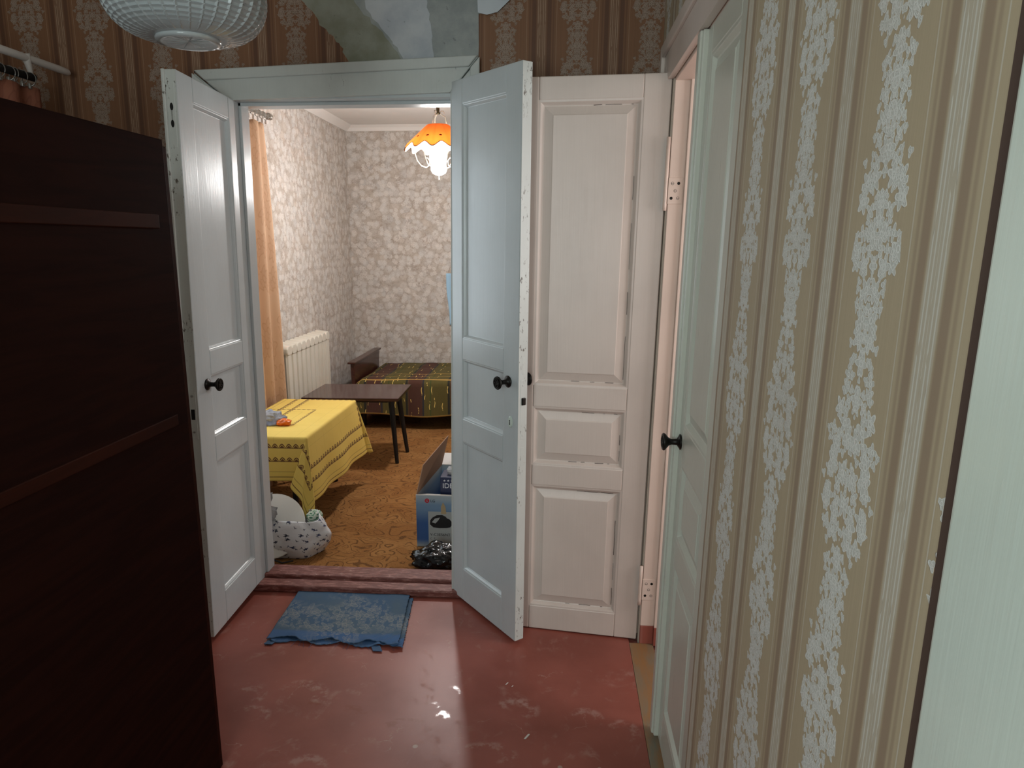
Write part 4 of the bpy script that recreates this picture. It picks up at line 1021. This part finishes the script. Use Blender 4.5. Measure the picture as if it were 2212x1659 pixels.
flap([BX[0]+Zt, BX[3]+Zt, (-.618, 3.735, .445), (-.683, 3.33, .402)])
flap([BX[3]+Zt, BX[2]+Zt, (-.245, 3.79, .315), (-.650, 3.80, .320)], mt='card_edge')
flap([BX[0]+Zt, BX[1]+Zt, (-.295, 3.285, .252), (-.66, 3.295, .258)], mt='card_edge')
fy = 3.2235
def pp(a, b): return Vector((a, 3.225-.010/.41*(a+.70)-.0008, b))
MB().prism([(-.640, .012), (-.505, .012), (-.505, .196), (-.640, .196)], lambda a, b, d: pp(a, b)+Vector((0, d, 0)), 0, .0008).build('product_label', 'label_paper', bxo)
MB().lathe([(0, 0), (.0115, 0), (.0115, .0006), (0, .0006)], pp(-.644, .252), (0, -1, 0), 24).build('logo_disc', 'ink_red', bxo)
text('logo_ring', 'G', .016, pp(-.650, .2465)+Vector((0, -.0008, 0)), (1, -.024, 0), (0, 0, 1), 'label_paper', bxo)
text('logo_letters', 'LG', .019, pp(-.627, .245), (1, -.024, 0), (0, 0, 1), 'ink_black', bxo)
text('model_text', 'V-C3E56NT', .0205, pp(-.632, .068), (1, -.024, 0), (0, 0, 1), 'ink_black', bxo)
text('mark_text', 'C  T', .014, pp(-.632, .048), (1, -.024, 0), (0, 0, 1), 'ink_black', bxo)
text('mark_text', 'C€ e', .017, pp(-.632, .026), (1, -.024, 0), (0, 0, 1), 'ink_black', bxo)
sil = [(-.632, .128), (-.630, .150), (-.618, .165), (-.596, .178), (-.570, .180), (-.552, .172), (-.545, .163), (-.532, .158), (-.522, .145), (-.521, .128), (-.530, .116), (-.548, .112), (-.585, .110), (-.615, .113)]
MB().prism(sil, lambda a, b, d: pp(a, b)+Vector((0, d, 0)), -.0006, .0).build('printed_silhouette', 'ink_black', bxo)
MB().prism([(-.622, .140), (-.606, .160), (-.580, .166), (-.590, .150), (-.604, .134)], lambda a, b, d: pp(a, b)+Vector((0, d, 0)), -.0010, -.0006).build('printed_handle', 'label_paper', bxo)
MB().prism([(-.575, .185), (-.548, .185), (-.552, .222), (-.564, .246), (-.574, .225)], lambda a, b, d: pp(a, b)+Vector((0, d, 0)), -.0006, 0).build('tape', 'tan_tape', bxo)
ib = thing('navy_carton', (-.53, 3.36, .26), 'small navy carton with white lettering and stars inside the open box', 'box')
box('body', 'navy', -.592, -.440, 3.312, 3.43, .05, .345, ib, .002)
text('printed_letters', 'IDE', .036, (-.581, 3.3115, .288), (1, 0, 0), (0, 0, 1), 'ink_white', ib)
def star(c, r):
    return MB().prism([(c[0]+(r if k % 2 == 0 else r*.45)*math.sin(k*PI/5), c[1]+(r if k % 2 == 0 else r*.45)*math.cos(k*PI/5)) for k in range(10)], lambda a, b, d: (a, d, b), 3.3112, 3.3118).build('printed_star', 'ink_white', ib)
for i in range(3): star((-.570+.019*i, .327), .0065)
cp = blob('clear_wrap', 'clear_bag', (-.525, 3.37, .362), (.035, .03, .022), .5, 9.2, res=24); tag(cp, 'bit of clear film lying on the navy carton', 'plastic film')
bb = blob('black_bag', 'black_bag', (-.545, 3.035, .030), (.130, .085, .072), .30, 4.6, res=64, flat=.0085); tag(bb, 'crumpled black polythene bag on the carpet before the carton', 'bag')
bt = MB().grid(14, 20, lambda u, v: (lerp(-1.005, -.91, u)+.004*math.sin(v*7)-.03*(1-u)*v, 6.285+.010*math.sin(u*9), lerp(.770, 1.24, v)), lambda u, v: (u, v)); tag(bt.build('blue_towel', 'blue_towel', None, smooth=True, solid=.004), 'pale blue cloth hanging near the end wall at the door edge', 'towel')
